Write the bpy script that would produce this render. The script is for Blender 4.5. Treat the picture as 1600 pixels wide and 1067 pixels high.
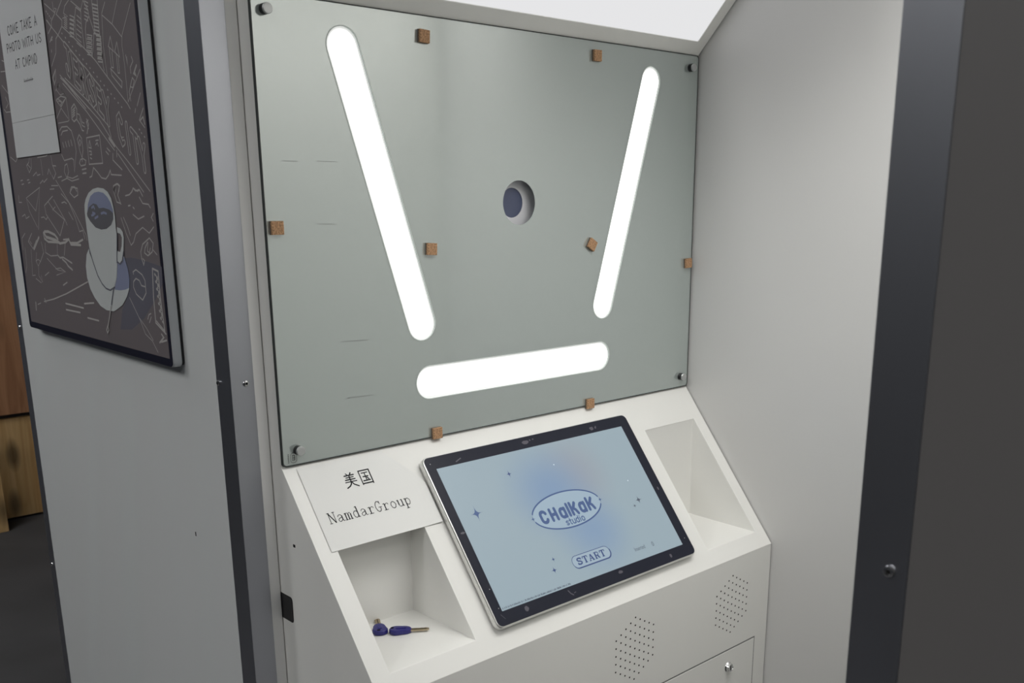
import bpy, bmesh, math, random
from mathutils import Vector, Matrix

for o in list(bpy.data.objects):
    bpy.data.objects.remove(o, do_unlink=True)
sc = bpy.context.scene
C = sc.collection
random.seed(7)

# ------------------------------------------------------------------ camera
cam_d = bpy.data.cameras.new('camera')
cam = bpy.data.objects.new('camera', cam_d); C.objects.link(cam)
cam_d.sensor_width = 36.0
cam_d.lens = 1543.58 / 1600 * 36
cam_d.shift_x = -(847.03 - 800) / 1600
cam_d.shift_y = (718.17 - 533.5) / 1600
cam_d.clip_start = 0.02
CR, CU, CF = Vector((.72754, -.68606, -.00193)), Vector((.1784, .1865, .9661)), Vector((.6624, .7032, -.2581))
CF.normalize(); CR = (CR - CF * CR.dot(CF)).normalized(); CU = CR.cross(CF)
mw = Matrix.Identity(4)
for i in range(3):
    mw[i][0] = CR[i]; mw[i][1] = CU[i]; mw[i][2] = -CF[i]
mw.translation = (-.7239, -1.3583, .4092)
cam.matrix_world = mw
cam_d.dof.use_dof = True; cam_d.dof.focus_distance = 1.75; cam_d.dof.aperture_fstop = 12
sc.camera = cam

# ------------------------------------------------------------------ world, exposure
w = bpy.data.worlds.new('world'); sc.world = w; w.use_nodes = True
w.node_tree.nodes['Background'].inputs[0].default_value = (.75, .85, 1, 1)
w.node_tree.nodes['Background'].inputs[1].default_value = .02
sc.view_settings.view_transform = 'Standard'; sc.view_settings.look = 'None'
sc.view_settings.gamma = 1; sc.view_settings.use_curve_mapping = False
sc.view_settings.exposure = 0.0
BAR_STRENGTH = 2.0       # the three slots of the mirror
TOP_STRENGTH = .80       # face of the sloping panel above the mirror
CEIL_POWER = 6.9         # watts of the downlight panel in the booth's own ceiling
CEIL_SPREAD = 125
ROOM_STRENGTH = 13.0      # unseen ceiling panels added in the hall

# ------------------------------------------------------------------ constants of the place (metres)
ZF = -1.13               # hall floor
X0 = -.0583              # outer face of the booth
YF = .033                # front plane of the machine box
YB = -1.0033             # front plane of the opposite box
XR = 1.003               # inner face of the right wall
H = .6856                # mirror height
ZT = 1.03                # booth top
S_ANG = Vector((0, -.6246, -.7809))      # down the console slope
S_N = Vector((0, -.7809, .6246))         # console slope normal
S_0 = Vector((0, 0, -.0066))
SLEN = .3879

# ------------------------------------------------------------------ materials
MATS = {}
def mat(name, col, rough=.5, metal=0, spec=.5, emit=None, es=0, bump=None, var=None, coat=0):
    if name in MATS: return MATS[name]
    m = bpy.data.materials.new(name); m.use_nodes = True
    nt = m.node_tree; b = nt.nodes['Principled BSDF']
    b.inputs['Base Color'].default_value = (*col, 1)
    b.inputs['Roughness'].default_value = rough
    b.inputs['Metallic'].default_value = metal
    b.inputs['Specular IOR Level'].default_value = spec
    b.inputs['Coat Weight'].default_value = coat
    if emit:
        b.inputs['Emission Color'].default_value = (*emit, 1); b.inputs['Emission Strength'].default_value = es
    tc = nt.nodes.new('ShaderNodeTexCoord')
    if var:      # (scale, amount, stretch)
        n = nt.nodes.new('ShaderNodeTexNoise'); n.inputs['Scale'].default_value = var[0]; n.inputs['Detail'].default_value = 5
        mp = nt.nodes.new('ShaderNodeMapping'); mp.inputs['Scale'].default_value = var[2]
        nt.links.new(tc.outputs['Object'], mp.inputs[0]); nt.links.new(mp.outputs[0], n.inputs['Vector'])
        mr = nt.nodes.new('ShaderNodeMapRange'); mr.inputs[1].default_value = .3; mr.inputs[2].default_value = .7
        mr.inputs[3].default_value = 1 - var[1]; mr.inputs[4].default_value = 1 + var[1]
        nt.links.new(n.outputs[0], mr.inputs[0])
        mx = nt.nodes.new('ShaderNodeVectorMath'); mx.operation = 'SCALE'; mx.inputs[0].default_value = col
        nt.links.new(mr.outputs[0], mx.inputs['Scale']); nt.links.new(mx.outputs[0], b.inputs['Base Color'])
    if bump:     # (scale, strength)
        n = nt.nodes.new('ShaderNodeTexNoise'); n.inputs['Scale'].default_value = bump[0]; n.inputs['Detail'].default_value = 3
        nt.links.new(tc.outputs['Object'], n.inputs['Vector'])
        bp = nt.nodes.new('ShaderNodeBump'); bp.inputs['Strength'].default_value = bump[1]; bp.inputs['Distance'].default_value = .001
        nt.links.new(n.outputs[0], bp.inputs['Height']); nt.links.new(bp.outputs[0], b.inputs['Normal'])
    MATS[name] = m
    return m

def emission(name, col, s):
    m = bpy.data.materials.new(name); m.use_nodes = True; nt = m.node_tree; nt.nodes.clear()
    e = nt.nodes.new('ShaderNodeEmission'); e.inputs[0].default_value = (*col, 1); e.inputs[1].default_value = s
    o = nt.nodes.new('ShaderNodeOutputMaterial'); nt.links.new(e.outputs[0], o.inputs[0]); return m

def wood(name, a, b_, sx=(1.2, 1, 6), knots=True):
    m = bpy.data.materials.new(name); m.use_nodes = True; nt = m.node_tree; b = nt.nodes['Principled BSDF']
    tc = nt.nodes.new('ShaderNodeTexCoord'); mp = nt.nodes.new('ShaderNodeMapping'); mp.inputs['Scale'].default_value = (9, 9, .9)
    nt.links.new(tc.outputs['Object'], mp.inputs[0])
    n = nt.nodes.new('ShaderNodeTexNoise'); n.inputs['Scale'].default_value = 1.6; n.inputs['Detail'].default_value = 6; n.inputs['Distortion'].default_value = 1.5
    nt.links.new(mp.outputs[0], n.inputs['Vector'])
    r = nt.nodes.new('ShaderNodeValToRGB'); r.color_ramp.elements[0].position = .35; r.color_ramp.elements[1].position = .65
    r.color_ramp.elements[0].color = (*a, 1); r.color_ramp.elements[1].color = (*b_, 1)
    nt.links.new(n.outputs[0], r.inputs[0]); last = r.outputs[0]
    if knots:
        v = nt.nodes.new('ShaderNodeTexVoronoi'); v.inputs['Scale'].default_value = 1.0
        mp2 = nt.nodes.new('ShaderNodeMapping'); mp2.inputs['Scale'].default_value = (8, 8, 3.2); nt.links.new(tc.outputs['Object'], mp2.inputs[0]); nt.links.new(mp2.outputs[0], v.inputs['Vector'])
        r2 = nt.nodes.new('ShaderNodeMapRange'); r2.inputs[1].default_value = .12; r2.inputs[2].default_value = .3; r2.inputs[3].default_value = .35; r2.inputs[4].default_value = 1
        nt.links.new(v.outputs['Distance'], r2.inputs[0])
        mx = nt.nodes.new('ShaderNodeVectorMath'); mx.operation = 'SCALE'; nt.links.new(last, mx.inputs[0]); nt.links.new(r2.outputs[0], mx.inputs['Scale']); last = mx.outputs[0]
    nt.links.new(last, b.inputs['Base Color']); b.inputs['Roughness'].default_value = .65
    return m

WHITE = mat('white_powder_coat', (.80, .795, .765), .42, bump=(900, .03))
WALLW = mat('white_wall_sheet', (.63, .625, .615), .38, bump=(700, .03))
OUTER = mat('white_outer_panel', (.63, .645, .645), .4, bump=(500, .03))
FLANGE = mat('white_flange', (.84, .835, .82), .45)
ALU = mat('anodised_aluminium', (.42, .43, .47), .36, metal=1, var=(6, .06, (1, 1, .4)))
CHROME = mat('polished_steel', (.72, .72, .72), .18, metal=1)
BLACK = mat('black_plastic', (.012, .012, .014), .4)
HOLE = mat('dark_hole', (.01, .01, .01), .9, spec=.1)
RIM = mat('mirror_edge', (.03, .035, .035), .5)
GREYP = mat('grey_plate', (.70, .70, .73), .6)
LENS = mat('lens_dark', (.085, .10, .17), .35)
CORK = mat('cork', (.43, .25, .135), .9, bump=(700, .6), var=(420, .5, (1, 1, 1)))
FOAM = mat('cork_pad_foam', (.16, .12, .09), .9)
PAPER = mat('white_paper', (.80, .80, .78), .8, spec=.2)
NOTICE = mat('notice_paper', (.56, .57, .58), .7, spec=.2)
INK = mat('black_ink', (.018, .018, .02), .7, spec=.2)
GREYINK = mat('grey_ink', (.13, .13, .14), .7, spec=.2)
SILVER = mat('silver_housing', (.72, .72, .70), .3, metal=.8)
BEZEL = mat('bezel_glass', (.012, .014, .026), .2, spec=.3)
GREYMARK = mat('bezel_mark', (.085, .08, .10), .5)
BLUEK = mat('blue_key_plastic', (.018, .016, .16), .35)
BRASS = mat('nickel_key', (.45, .37, .25), .3, metal=1)
FRAMEW = mat('display_frame', (.62, .64, .66), .35, metal=.3)
FLOORM = mat('hall_floor', (.052, .052, .056), .75, var=(2.5, .2, (1, 1, 1)))
HALLW = mat('hall_wall', (.10, .108, .125), .8)
PLY = wood('pine_plywood', (.50, .30, .12), (.68, .46, .22))
PLYD = wood('brown_plywood', (.30, .135, .065), (.48, .25, .13))

# ------------------------------------------------------------------ builders
def obj(name, bm, m, parent=None, smooth=False, bevel=0, seg=2):
    me = bpy.data.meshes.new(name); bmesh.ops.recalc_face_normals(bm, faces=bm.faces); bm.to_mesh(me); bm.free()
    if isinstance(m, (list, tuple)):
        for q in m: me.materials.append(q)
    else: me.materials.append(m)
    if smooth:
        for p in me.polygons: p.use_smooth = True
    o = bpy.data.objects.new(name, me); C.objects.link(o)
    if parent: o.parent = parent
    if bevel:
        b = o.modifiers.new('bevel', 'BEVEL'); b.width = bevel; b.segments = seg; b.limit_method = 'ANGLE'; b.angle_limit = math.radians(35)
    return o
def empty(name, loc=(0, 0, 0), basis=None):
    o = bpy.data.objects.new(name, None); C.objects.link(o); o.empty_display_size = .05
    m = Matrix.Translation(Vector(loc))
    if basis: m = m @ Matrix((basis[0], basis[1], basis[2])).transposed().to_4x4()
    o.matrix_world = m
    return o
def tag(o, label, cat, group=None):
    o['label'] = label; o['category'] = cat
    if group: o['group'] = group
    return o
def structure(o, label, cat):
    o['kind'] = 'structure'; o['label'] = label; o['category'] = cat
    return o
def box(bm, x0, x1, y0, y1, z0, z1):
    v = [bm.verts.new(p) for p in ((x0,y0,z0),(x1,y0,z0),(x1,y1,z0),(x0,y1,z0),(x0,y0,z1),(x1,y0,z1),(x1,y1,z1),(x0,y1,z1))]
    for f in ((0,3,2,1),(4,5,6,7),(0,1,5,4),(1,2,6,5),(2,3,7,6),(3,0,4,7)): bm.faces.new([v[i] for i in f])
def boxbm(*a):
    bm = bmesh.new(); box(bm, *a); return bm
def arc(cx, cy, rx, ry, a0, a1, n=12):
    return [(cx + rx*math.cos(math.radians(a0+(a1-a0)*i/n)), cy + ry*math.sin(math.radians(a0+(a1-a0)*i/n))) for i in range(n+1)]
def circle(cx, cy, r, n=32): return arc(cx, cy, r, r, 0, 360, n)[:-1]
def rrect(x0, x1, y0, y1, r, n=6):
    return (arc(x1-r, y1-r, r, r, 0, 90, n) + arc(x0+r, y1-r, r, r, 90, 180, n) + arc(x0+r, y0+r, r, r, 180, 270, n) + arc(x1-r, y0+r, r, r, 270, 360, n))
def stadium(p, q, r, n=14):
    a = math.degrees(math.atan2(q[1]-p[1], q[0]-p[0]))
    return arc(q[0], q[1], r, r, a-90, a+90, n) + arc(p[0], p[1], r, r, a+90, a+270, n)
def loft(bm, loops, f=lambda x, y, z: (x, y, z), cap0=True, cap1=True):
    """loops: list of (outline, z) with equal counts"""
    rows = [[bm.verts.new(f(x, y, z)) for x, y in ol] for ol, z in loops]
    n = len(rows[0])
    for a, b in zip(rows, rows[1:]):
        for i in range(n): bm.faces.new((a[i], a[(i+1) % n], b[(i+1) % n], b[i]))
    if cap0: bm.faces.new(rows[0][::-1])
    if cap1: bm.faces.new(rows[-1])
def plate(bm, outline, holes, z, f):
    es = []
    for loop in [outline] + holes:
        vs = [bm.verts.new(f(x, y, z)) for x, y in loop]
        es += [bm.edges.new((vs[i], vs[(i+1) % len(vs)])) for i in range(len(vs))]
    bmesh.ops.triangle_fill(bm, use_beauty=True, edges=es)
def ribbon(bm, pts, wd, z=0, f=lambda x, y, z: (x, y, z), caps=4, closed=False):
    P = [Vector((p[0], p[1])) for p in pts]
    P = [p for i, p in enumerate(P) if i == 0 or (p - P[i-1]).length > 1e-6]
    if len(P) < 2: return
    L, R = [], []
    n = len(P)
    for i, p in enumerate(P):
        if closed: d0 = (p - P[i-1]).normalized(); d1 = (P[(i+1) % n] - p).normalized()
        else:
            d0 = (p - P[i-1]).normalized() if i else (P[1]-P[0]).normalized()
            d1 = (P[i+1] - p).normalized() if i < n-1 else d0
        t = (d0 + d1); t = t.normalized() if t.length > 1e-4 else d1
        nn = Vector((-t.y, t.x)); k = 1 / max(.5, nn.dot(Vector((-d1.y, d1.x))))
        L.append(p + nn*wd/2*k); R.append(p - nn*wd/2*k)
    vl = [bm.verts.new(f(q.x, q.y, z)) for q in L]; vr = [bm.verts.new(f(q.x, q.y, z)) for q in R]
    for i in range(n if closed else n-1):
        j = (i+1) % n
        bm.faces.new((vl[i], vr[i], vr[j], vl[j]))
    if not closed and caps:
        for e, sgn in ((0, -1), (n-1, 1)):
            d = (P[1]-P[0]).normalized() if e == 0 else (P[-1]-P[-2]).normalized()
            a = math.degrees(math.atan2(d.y, d.x)) + (90 if e == 0 else -90)
            pts2 = arc(P[e].x, P[e].y, wd/2, wd/2, a, a+180, caps)
            bm.faces.new([bm.verts.new(f(x, y, z)) for x, y in pts2])
def strokes(name, lines, m, parent, z, f=None, caps=4):
    bm = bmesh.new()
    for k, (wd, pts) in enumerate(lines):
        zz = z + (k % 7) * 1e-5
        ribbon(bm, pts, wd, zz, caps=caps) if f is None else ribbon(bm, pts, wd, zz, f, caps)
    o = obj(name, bm, m, parent)
    return o
def fill(name, pts, m, parent, z, t=.0):
    bm = bmesh.new(); plate(bm, pts, [], z, lambda x, y, z: (x, y, z)); return obj(name, bm, m, parent)
def text_mesh(name, body, size, loc, m, parent, sx=1):
    cu = bpy.data.curves.new(name, 'FONT'); cu.body = body; cu.size = size
    t = bpy.data.objects.new(name + '_curve', cu); C.objects.link(t); bpy.context.view_layer.update()
    me = bpy.data.meshes.new_from_object(t.evaluated_get(bpy.context.evaluated_depsgraph_get()))
    bpy.data.objects.remove(t); me.materials.clear(); me.materials.append(m); me.name = name
    for v in me.vertices: v.co = Vector((v.co.x*sx + loc[0], v.co.y + loc[1], loc[2]))
    o = bpy.data.objects.new(name, me); C.objects.link(o); o.parent = parent; return o
def screw(parent, loc, ax, r=.005):
    """pan-head screw with a hex socket; ax = outward axis 'x' or 'y'(both towards minus, or '+y')"""
    def f(a, b, h):
        if ax == 'x': return (loc[0] - h, loc[1] + a, loc[2] + b)
        return (loc[0] + a, loc[1] - h, loc[2] + b)
    bm = bmesh.new(); ce = lambda q: circle(0, 0, q, 18)
    loft(bm, [(ce(r), -.002), (ce(r), .001), (ce(r*.85), .0024), (ce(r*.5), .003), (ce(r*.45), .003), (ce(r*.42), .0008)], f)
    o = obj('screw', bm, CHROME, parent, smooth=False)
    bm = bmesh.new(); loft(bm, [(circle(0, 0, r*.40, 6), .0009), (circle(0, 0, r*.40, 6), .0012)], f); obj('hex_socket', bm, HOLE, o)
    return o

# ================================================================== THE SETTING
def slab(name, dims, m, label, cat, bevel=0):
    o = obj(name, boxbm(*dims), m, bevel=bevel); return structure(o, label, cat)
slab('floor', (-5.5, 7, -5, 6.5, ZF-.05, ZF), FLOORM, 'dark grey floor of the hall around the booth', 'floor')
slab('ceiling', (-5.5, 7, -5, 6.5, 2.0, 2.05), HALLW, 'dark ceiling of the hall above the booth', 'ceiling')
slab('wall_left', (-5.55, -5.5, -5, 6.5, ZF, 2.0), HALLW, 'dark hall wall far beyond the display', 'wall')
slab('wall_near', (-5.5, 7, -5.05, -5, ZF, 2.0), HALLW, 'dark hall wall behind the viewer', 'wall')
slab('wall_far_right', (7, 7.05, -5, 6.5, ZF, 2.0), HALLW, 'dark hall wall behind the booth', 'wall')
# far plywood wall: a dark wall carrying separate sheets
wb = slab('wall_back', (-5.5, 7, 3.83, 3.9, ZF, 2.0), HALLW, 'far hall wall faced with plywood sheets', 'wall')
ZS = -.615
for xa in (.36, .97):
    obj('plywood_panel', boxbm(xa, xa+.604, 3.80, 3.83, ZF+.012, ZS-.012), PLY, wb)
    obj('plywood_panel', boxbm(xa-.05, xa+.554, 3.785, 3.83, ZS+.012, 1.2), PLYD, wb)
o = obj('plywood_offcut', boxbm(-.25, .487, 3.63, 3.655, ZF, -.62), PLY, bevel=.002)
tag(o, 'pale plywood board standing on the dark floor in front of the far wall', 'board')

# the booth shell
slab('wall_right', (XR, XR+.03, -1.6, 1.05, ZF+.001, ZT), WALLW, 'smooth white inner wall on the right side of the photo booth', 'wall')
bk = slab('wall_booth_back', (X0+.04, XR-.001, YB-.03, YB, ZF+.001, ZT), WHITE, 'white inner wall of the booth facing the mirror', 'wall')
o = obj('backdrop_board', boxbm(.20, XR-.002, -.877, -.865, ZF+.004, .93), WHITE, bevel=.002); tag(o, 'plain white backdrop board standing opposite the mirror', 'backdrop')
slab('ceiling_booth', (X0+.02, XR-.001, YB+.001, -.31, ZT-.03, ZT), WALLW, 'white top sheet closing the photo booth', 'ceiling')
slab('floor_booth', (X0+.02, XR-.001, YB+.001, -.2424, ZF+.002, ZF+.03), FLOORM, 'dark base plate inside the photo booth', 'floor')

# outer side panel of the machine box
YP = YF + .0476
o = slab('wall_outer', (X0+.0006, X0+.02, YP-.01, 1.031, ZF+.001, ZT), OUTER, 'white outer side panel of the booth carrying the wall display', 'wall')
obj('screw_hole', boxbm(X0+.0002, X0+.0008, .2117, .2151, -.1525, -.1450), HOLE, o, bevel=.0003)
# aluminium corner angle of the machine box: one leg each way
bm = bmesh.new()
pr = [(X0, YF), (-.0202, YF), (-.0202, YF+.002), (X0+.002, YF+.002), (X0+.002, YP), (X0, YP)]
loft(bm, [(pr, ZF+.001), (pr, ZT)])
tr = structure(obj('trim_1', bm, ALU, bevel=.0006), 'silver aluminium corner angle left of the mirror with small screws', 'trim')
screw(tr, (-.0339, YF, .1335), 'y'); screw(tr, (X0, .0730, .132), 'x', .0042)
screw(tr, (-.0339, YF, -.62), 'y'); screw(tr, (X0, .0730, -.62), 'x', .0042)
# folded white flange between the angle and the machine
bm = bmesh.new()
pr = [(-.0202, YF+.0012), (-.0024, YF+.0012), (-.0012, YF+.0022), (-.0012, YF+.02), (-.0030, YF+.02), (-.0030, YF+.003), (-.0202, YF+.003)]
loft(bm, [(pr, ZF+.001), (pr, ZT)])
structure(obj('trim_2', bm, FLANGE, bevel=.0005), 'narrow folded white edge strip beside the mirror', 'trim')
# far corner angle
bm = bmesh.new()
pr = [(X0, 1.031), (X0+.002, 1.031), (X0+.002, 1.064), (X0+.05, 1.064), (X0+.05, 1.066), (X0, 1.066)]
loft(bm, [(pr, ZF+.001), (pr, ZT)])
tr = structure(obj('trim_3', bm, ALU, bevel=.0006), 'dark aluminium corner angle at the far edge of the outer panel', 'trim')
screw(tr, (X0, 1.046, .127), 'x', .0045); screw(tr, (X0, 1.0487, -.436), 'x', .0045)
# opposite box: corner post near the camera and its outer panel
bm = bmesh.new()
pr = [(X0, YB), (X0, YB-.0424), (X0+.002, YB-.0424), (X0+.002, YB-.002), (X0+.04, YB-.002), (X0+.04, YB)]
loft(bm, [(pr, ZF+.001), (pr, ZT)])
tr = structure(obj('trim_4', bm, ALU, bevel=.0008), 'dark corner post of the booth entrance close to the camera', 'trim')
screw(tr, (X0, -1.0316, .1365), 'x', .0050)
slab('wall_entrance', (X0+.0008, X0+.02, -2.3, YB-.0424, ZF+.001, ZT), mat('shaded_outer_panel', (.155, .148, .146), .45), 'outer panel of the booth at the right edge, its shade painted in as dark grey', 'wall')  # the weaker light on this panel is put into its grey colour

# unseen ceiling panels added to brighten the hall and the booth's outer faces
LAMP = emission('hall_fill', (1, 1, .985), ROOM_STRENGTH)
for i, (lx, ly) in enumerate(((-2.2, 1.3), (-.6, 2.8), (-2.4, -.4), (-2.4, -2.4))):
    e = empty('hall_fill_light', (lx, ly, 1.98))
    tag(e, 'unseen flat ceiling light added to the hall, ' + ('nearest the display' if i == 0 else 'near the plywood wall' if i == 1 else 'in front of the booth entrance' if i == 2 else 'farthest from the booth entrance'), 'light', 'added hall ceiling lights')
    bm = bmesh.new(); box(bm, -.62, .62, -.32, .32, -.03, .019); obj('housing', bm, OUTER, e, bevel=.004)
    bm = bmesh.new(); box(bm, -.58, .58, -.28, .28, -.036, -.0305); obj('diffuser', bm, LAMP, e)

# downlight panel in the booth ceiling, above the place where people sit (out of view)
cl = empty('booth_ceiling_light', (.5, -.74, ZT-.031))
tag(cl, 'flat white downlight panel in the booth ceiling above the sitter', 'light')
obj('housing', boxbm(-.485, .485, -.22, .22, -.012, 0), WHITE, cl, bevel=.002)
obj('diffuser', boxbm(-.475, .475, -.205, .205, -.0135, -.0122), emission('ceiling_panel_light', (1, .99, .97), .25), cl)
ld = bpy.data.lights.new('downlight_leds', 'AREA'); ld.shape = 'RECTANGLE'; ld.size = .94; ld.size_y = .40
ld.energy = CEIL_POWER; ld.spread = math.radians(CEIL_SPREAD); ld.color = (1, .99, .965)
lo = bpy.data.objects.new('downlight_leds', ld); C.objects.link(lo); lo.visible_camera = False; lo.parent = cl; lo.location = (0, 0, -.0145)

# ================================================================== THE MACHINE
k = empty('photo_machine', (0, 0, 0))
tag(k, 'white photo booth machine with a mirror, three light slots and a sloping console', 'photo machine')
bm = bmesh.new()
T0 = Vector((0, -.0019, .690)); TD = Vector((0, -.685, .728)).normalized(); TN = Vector((0, -TD.z, TD.y)); TN = -TN if TN.z > 0 else TN
TLEN = .395
x_cuts = [0, .034, .2005, .807, .9695, 1.0]
NS0, NS1 = .0735, .353
s_cuts = [-.0098, NS0, .0845, NS1, SLEN]
def sp(x, s, n=0): return tuple(S_0 + Vector((x, 0, 0)) + S_ANG*s + S_N*n)
def tp(x, t, n=0): return tuple(T0 + Vector((x, 0, 0)) + TD*t + TN*n)
vc = {}
def V(p):
    key = tuple(round(c, 5) for c in p)
    if key not in vc: vc[key] = bm.verts.new(p)
    return vc[key]
def Q(*ps): return bm.faces.new([V(p) for p in ps])
for i in range(5):
    for j in range(4):
        if (j == 2 and i in (1, 3)) or (j == 1 and i == 3): continue
        a, b, s0, s1 = x_cuts[i], x_cuts[i+1], s_cuts[j], s_cuts[j+1]
        Q(sp(a, s0), sp(a, s1), sp(b, s1), sp(b, s0))
for i, yb, nt0 in ((1, -.0515, .0845), (3, -.0448, NS0)):          # the two niches
    a, b = x_cuts[i], x_cuts[i+1]
    p1, p0 = Vector(sp(0, NS1)), Vector(sp(0, nt0))
    zt, zb = p0.z, p1.z
    A = lambda x: (x, p0.y, zt); B_ = lambda x: (x, p1.y, zb); D_ = lambda x: (x, yb, zb); E_ = lambda x: (x, yb, zt)
    Q(D_(a), B_(a), B_(b), D_(b)); Q(E_(a), D_(a), D_(b), E_(b)); Q(A(a), E_(a), E_(b), A(b))
    mid = [sp(0, .0845)] if i == 3 else []
    mp = lambda x: [(x, q[1], q[2]) for q in mid]
    Q(A(a), *mp(a), B_(a), D_(a), E_(a)); Q(A(b), E_(b), D_(b), B_(b), *mp(b))
yf, zf = sp(0, SLEN)[1], sp(0, SLEN)[2]
for i in range(5): Q((x_cuts[i], yf, zf), (x_cuts[i], yf, ZF+.005), (x_cuts[i+1], yf, ZF+.005), (x_cuts[i+1], yf, zf))
# top slope with an opening for the light panel
LX0, LX1, LT0, LT1 = .030, .9725, .0244, .372
xs, ts = [0, LX0, LX1, 1.0], [-.0115, LT0, LT1, TLEN]
for i in range(3):
    for j in range(3):
        if i == 1 and j == 1: continue
        Q(tp(xs[i], ts[j]), tp(xs[i+1], ts[j]), tp(xs[i+1], ts[j+1]), tp(xs[i], ts[j+1]))
r0, r1 = -.006, 0
for (xa, ta, xb, tb) in ((LX0, LT0, LX1, LT0), (LX1, LT0, LX1, LT1), (LX1, LT1, LX0, LT1), (LX0, LT1, LX0, LT0)):
    Q(tp(xa, ta), tp(xb, tb), tp(xb, tb, r0), tp(xa, ta, r0))
# pocket behind the mirror, sides, top and back
ya, za = sp(0, s_cuts[0])[1], sp(0, s_cuts[0])[2]
yt, zt = tp(0, ts[0])[1], tp(0, ts[0])[2]
YPK, YBK = .032, .55
for i in range(5): Q((x_cuts[i], ya, za), (x_cuts[i+1], ya, za), (x_cuts[i+1], YPK, za), (x_cuts[i], YPK, za))
Q((0, YPK, za), (1, YPK, za), (1, YPK, zt), (0, YPK, zt))
for i in range(3): Q((xs[i], yt, zt), (xs[i], YPK, zt), (xs[i+1], YPK, zt), (xs[i+1], yt, zt))
ye, ze = tp(0, TLEN)[1], tp(0, TLEN)[2]
Q((0, ye, ze), (1, ye, ze), (1, ye, ze+.04), (0, ye, ze+.04)); Q((0, ye, ze+.04), (1, ye, ze+.04), (1, YBK, ze+.04), (0, YBK, ze+.04))
Q((0, YBK, ze+.04), (1, YBK, ze+.04), (1, YBK, ZF+.005), (0, YBK, ZF+.005))
Q((0, yf, ZF+.005), (0, YBK, ZF+.005), (1, YBK, ZF+.005), (1, yf, ZF+.005))
for x in (0, 1):
    prof = [(x, yf, ZF+.005), (x, yf, zf)] + [sp(x, s) for s in s_cuts[::-1][1:]] + [(x, .0045, za), (x, .0045, zt)] + [tp(x, t) for t in ts] + [(x, ye, ze+.04), (x, YBK, ze+.04), (x, YBK, ZF+.005)]
    Q(*prof)
body = obj('body', bm, WHITE, k)
b = body.modifiers.new('bevel', 'BEVEL'); b.width = .0016; b.segments = 2; b.limit_method = 'ANGLE'; b.angle_limit = math.radians(20)

# mirror: silvered sheet with clear round window and three slots
def my(x, z, d): return (x, d, z)
SL = [((.1478, .6258), (.2768, .2003), .0282), ((.8517, .6262), (.7222, .1995), .0272), ((.2900, .0985), (.7138, .0975), .0288)]
HC, HR = (.5005, .3972), .0385
mo = rrect(.0005, .9995, 0, H, .006)
bm = bmesh.new()
plate(bm, mo, [circle(*HC, HR, 48)] + [stadium(p, q, r) for p, q, r in SL], 0, my)
for loop in [mo] + [stadium(p, q, r) for p, q, r in SL]: loft(bm, [(loop, 0), (loop, .004)], my, False, False)
mm = bpy.data.materials.new('mirror_glass'); mm.use_nodes = True      # half-silvered sheet over a pale backing
nt = mm.node_tree; nt.nodes.clear()
df = nt.nodes.new('ShaderNodeBsdfDiffuse'); df.inputs[0].default_value = (.355, .400, .385, 1)
gs = nt.nodes.new('ShaderNodeBsdfGlossy'); gs.inputs[0].default_value = (.96, 1, .985, 1)
ms = nt.nodes.new('ShaderNodeMixShader'); ms.inputs[0].default_value = .32
ou = nt.nodes.new('ShaderNodeOutputMaterial')
tc = nt.nodes.new('ShaderNodeTexCoord'); n1 = nt.nodes.new('ShaderNodeTexNoise'); n1.inputs['Scale'].default_value = 3; n1.inputs['Detail'].default_value = 6
r1 = nt.nodes.new('ShaderNodeMapRange'); r1.inputs[3].default_value = .05; r1.inputs[4].default_value = .13
for a_, b_ in ((tc.outputs['Object'], n1.inputs['Vector']), (n1.outputs[0], r1.inputs[0]), (r1.outputs[0], gs.inputs['Roughness']), (df.outputs[0], ms.inputs[1]), (gs.outputs[0], ms.inputs[2]), (ms.outputs[0], ou.inputs[0])): nt.links.new(a_, b_)
bmesh.ops.remove_doubles(bm, verts=bm.verts, dist=1e-6)
mirror = obj('mirror', bm, mm, k)
bm = bmesh.new()      # dark cut edge
ml = lambda d: rrect(.0005+d, .9995-d, d, H-d, .006)
loft(bm, [(ml(.0016), -.0004), (ml(0), -.0004), (ml(-.0004), .0042), (ml(.002), .0042)], my, False, False)
obj('mirror_edge', bm, RIM, mirror)
BAR = emission('slot_light', (1, .995, .975), BAR_STRENGTH)
RING = mat('frosted_ring', (.75, .78, .76), .5, emit=(1, 1, .98), es=.4)  # the rim is no lamp; the bar's light on it is set as emission
for p, q, r in SL:
    bm = bmesh.new(); loft(bm, [(stadium(p, q, r-.0042), .0012), (stadium(p, q, r-.0042), .026)], my)
    o = obj('light_slot', bm, BAR, mirror)
    bm = bmesh.new(); loft(bm, [(stadium(p, q, r+.0002), .0022), (stadium(p, q, r-.0044), .0022), (stadium(p, q, r-.0044), .026), (stadium(p, q, r+.0002), .026)], my, False, False)
    ring = obj('slot_rim', bm, RING, o)
    bm = bmesh.new(); loft(bm, [(stadium(p, q, r+.0012), -.0003), (stadium(p, q, r-.0003), -.0003), (stadium(p, q, r-.0003), .001)], my, False, False)
    obj('slot_bevel', bm, mat('bevel_line', (.55, .6, .58), .3), o)
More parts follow.
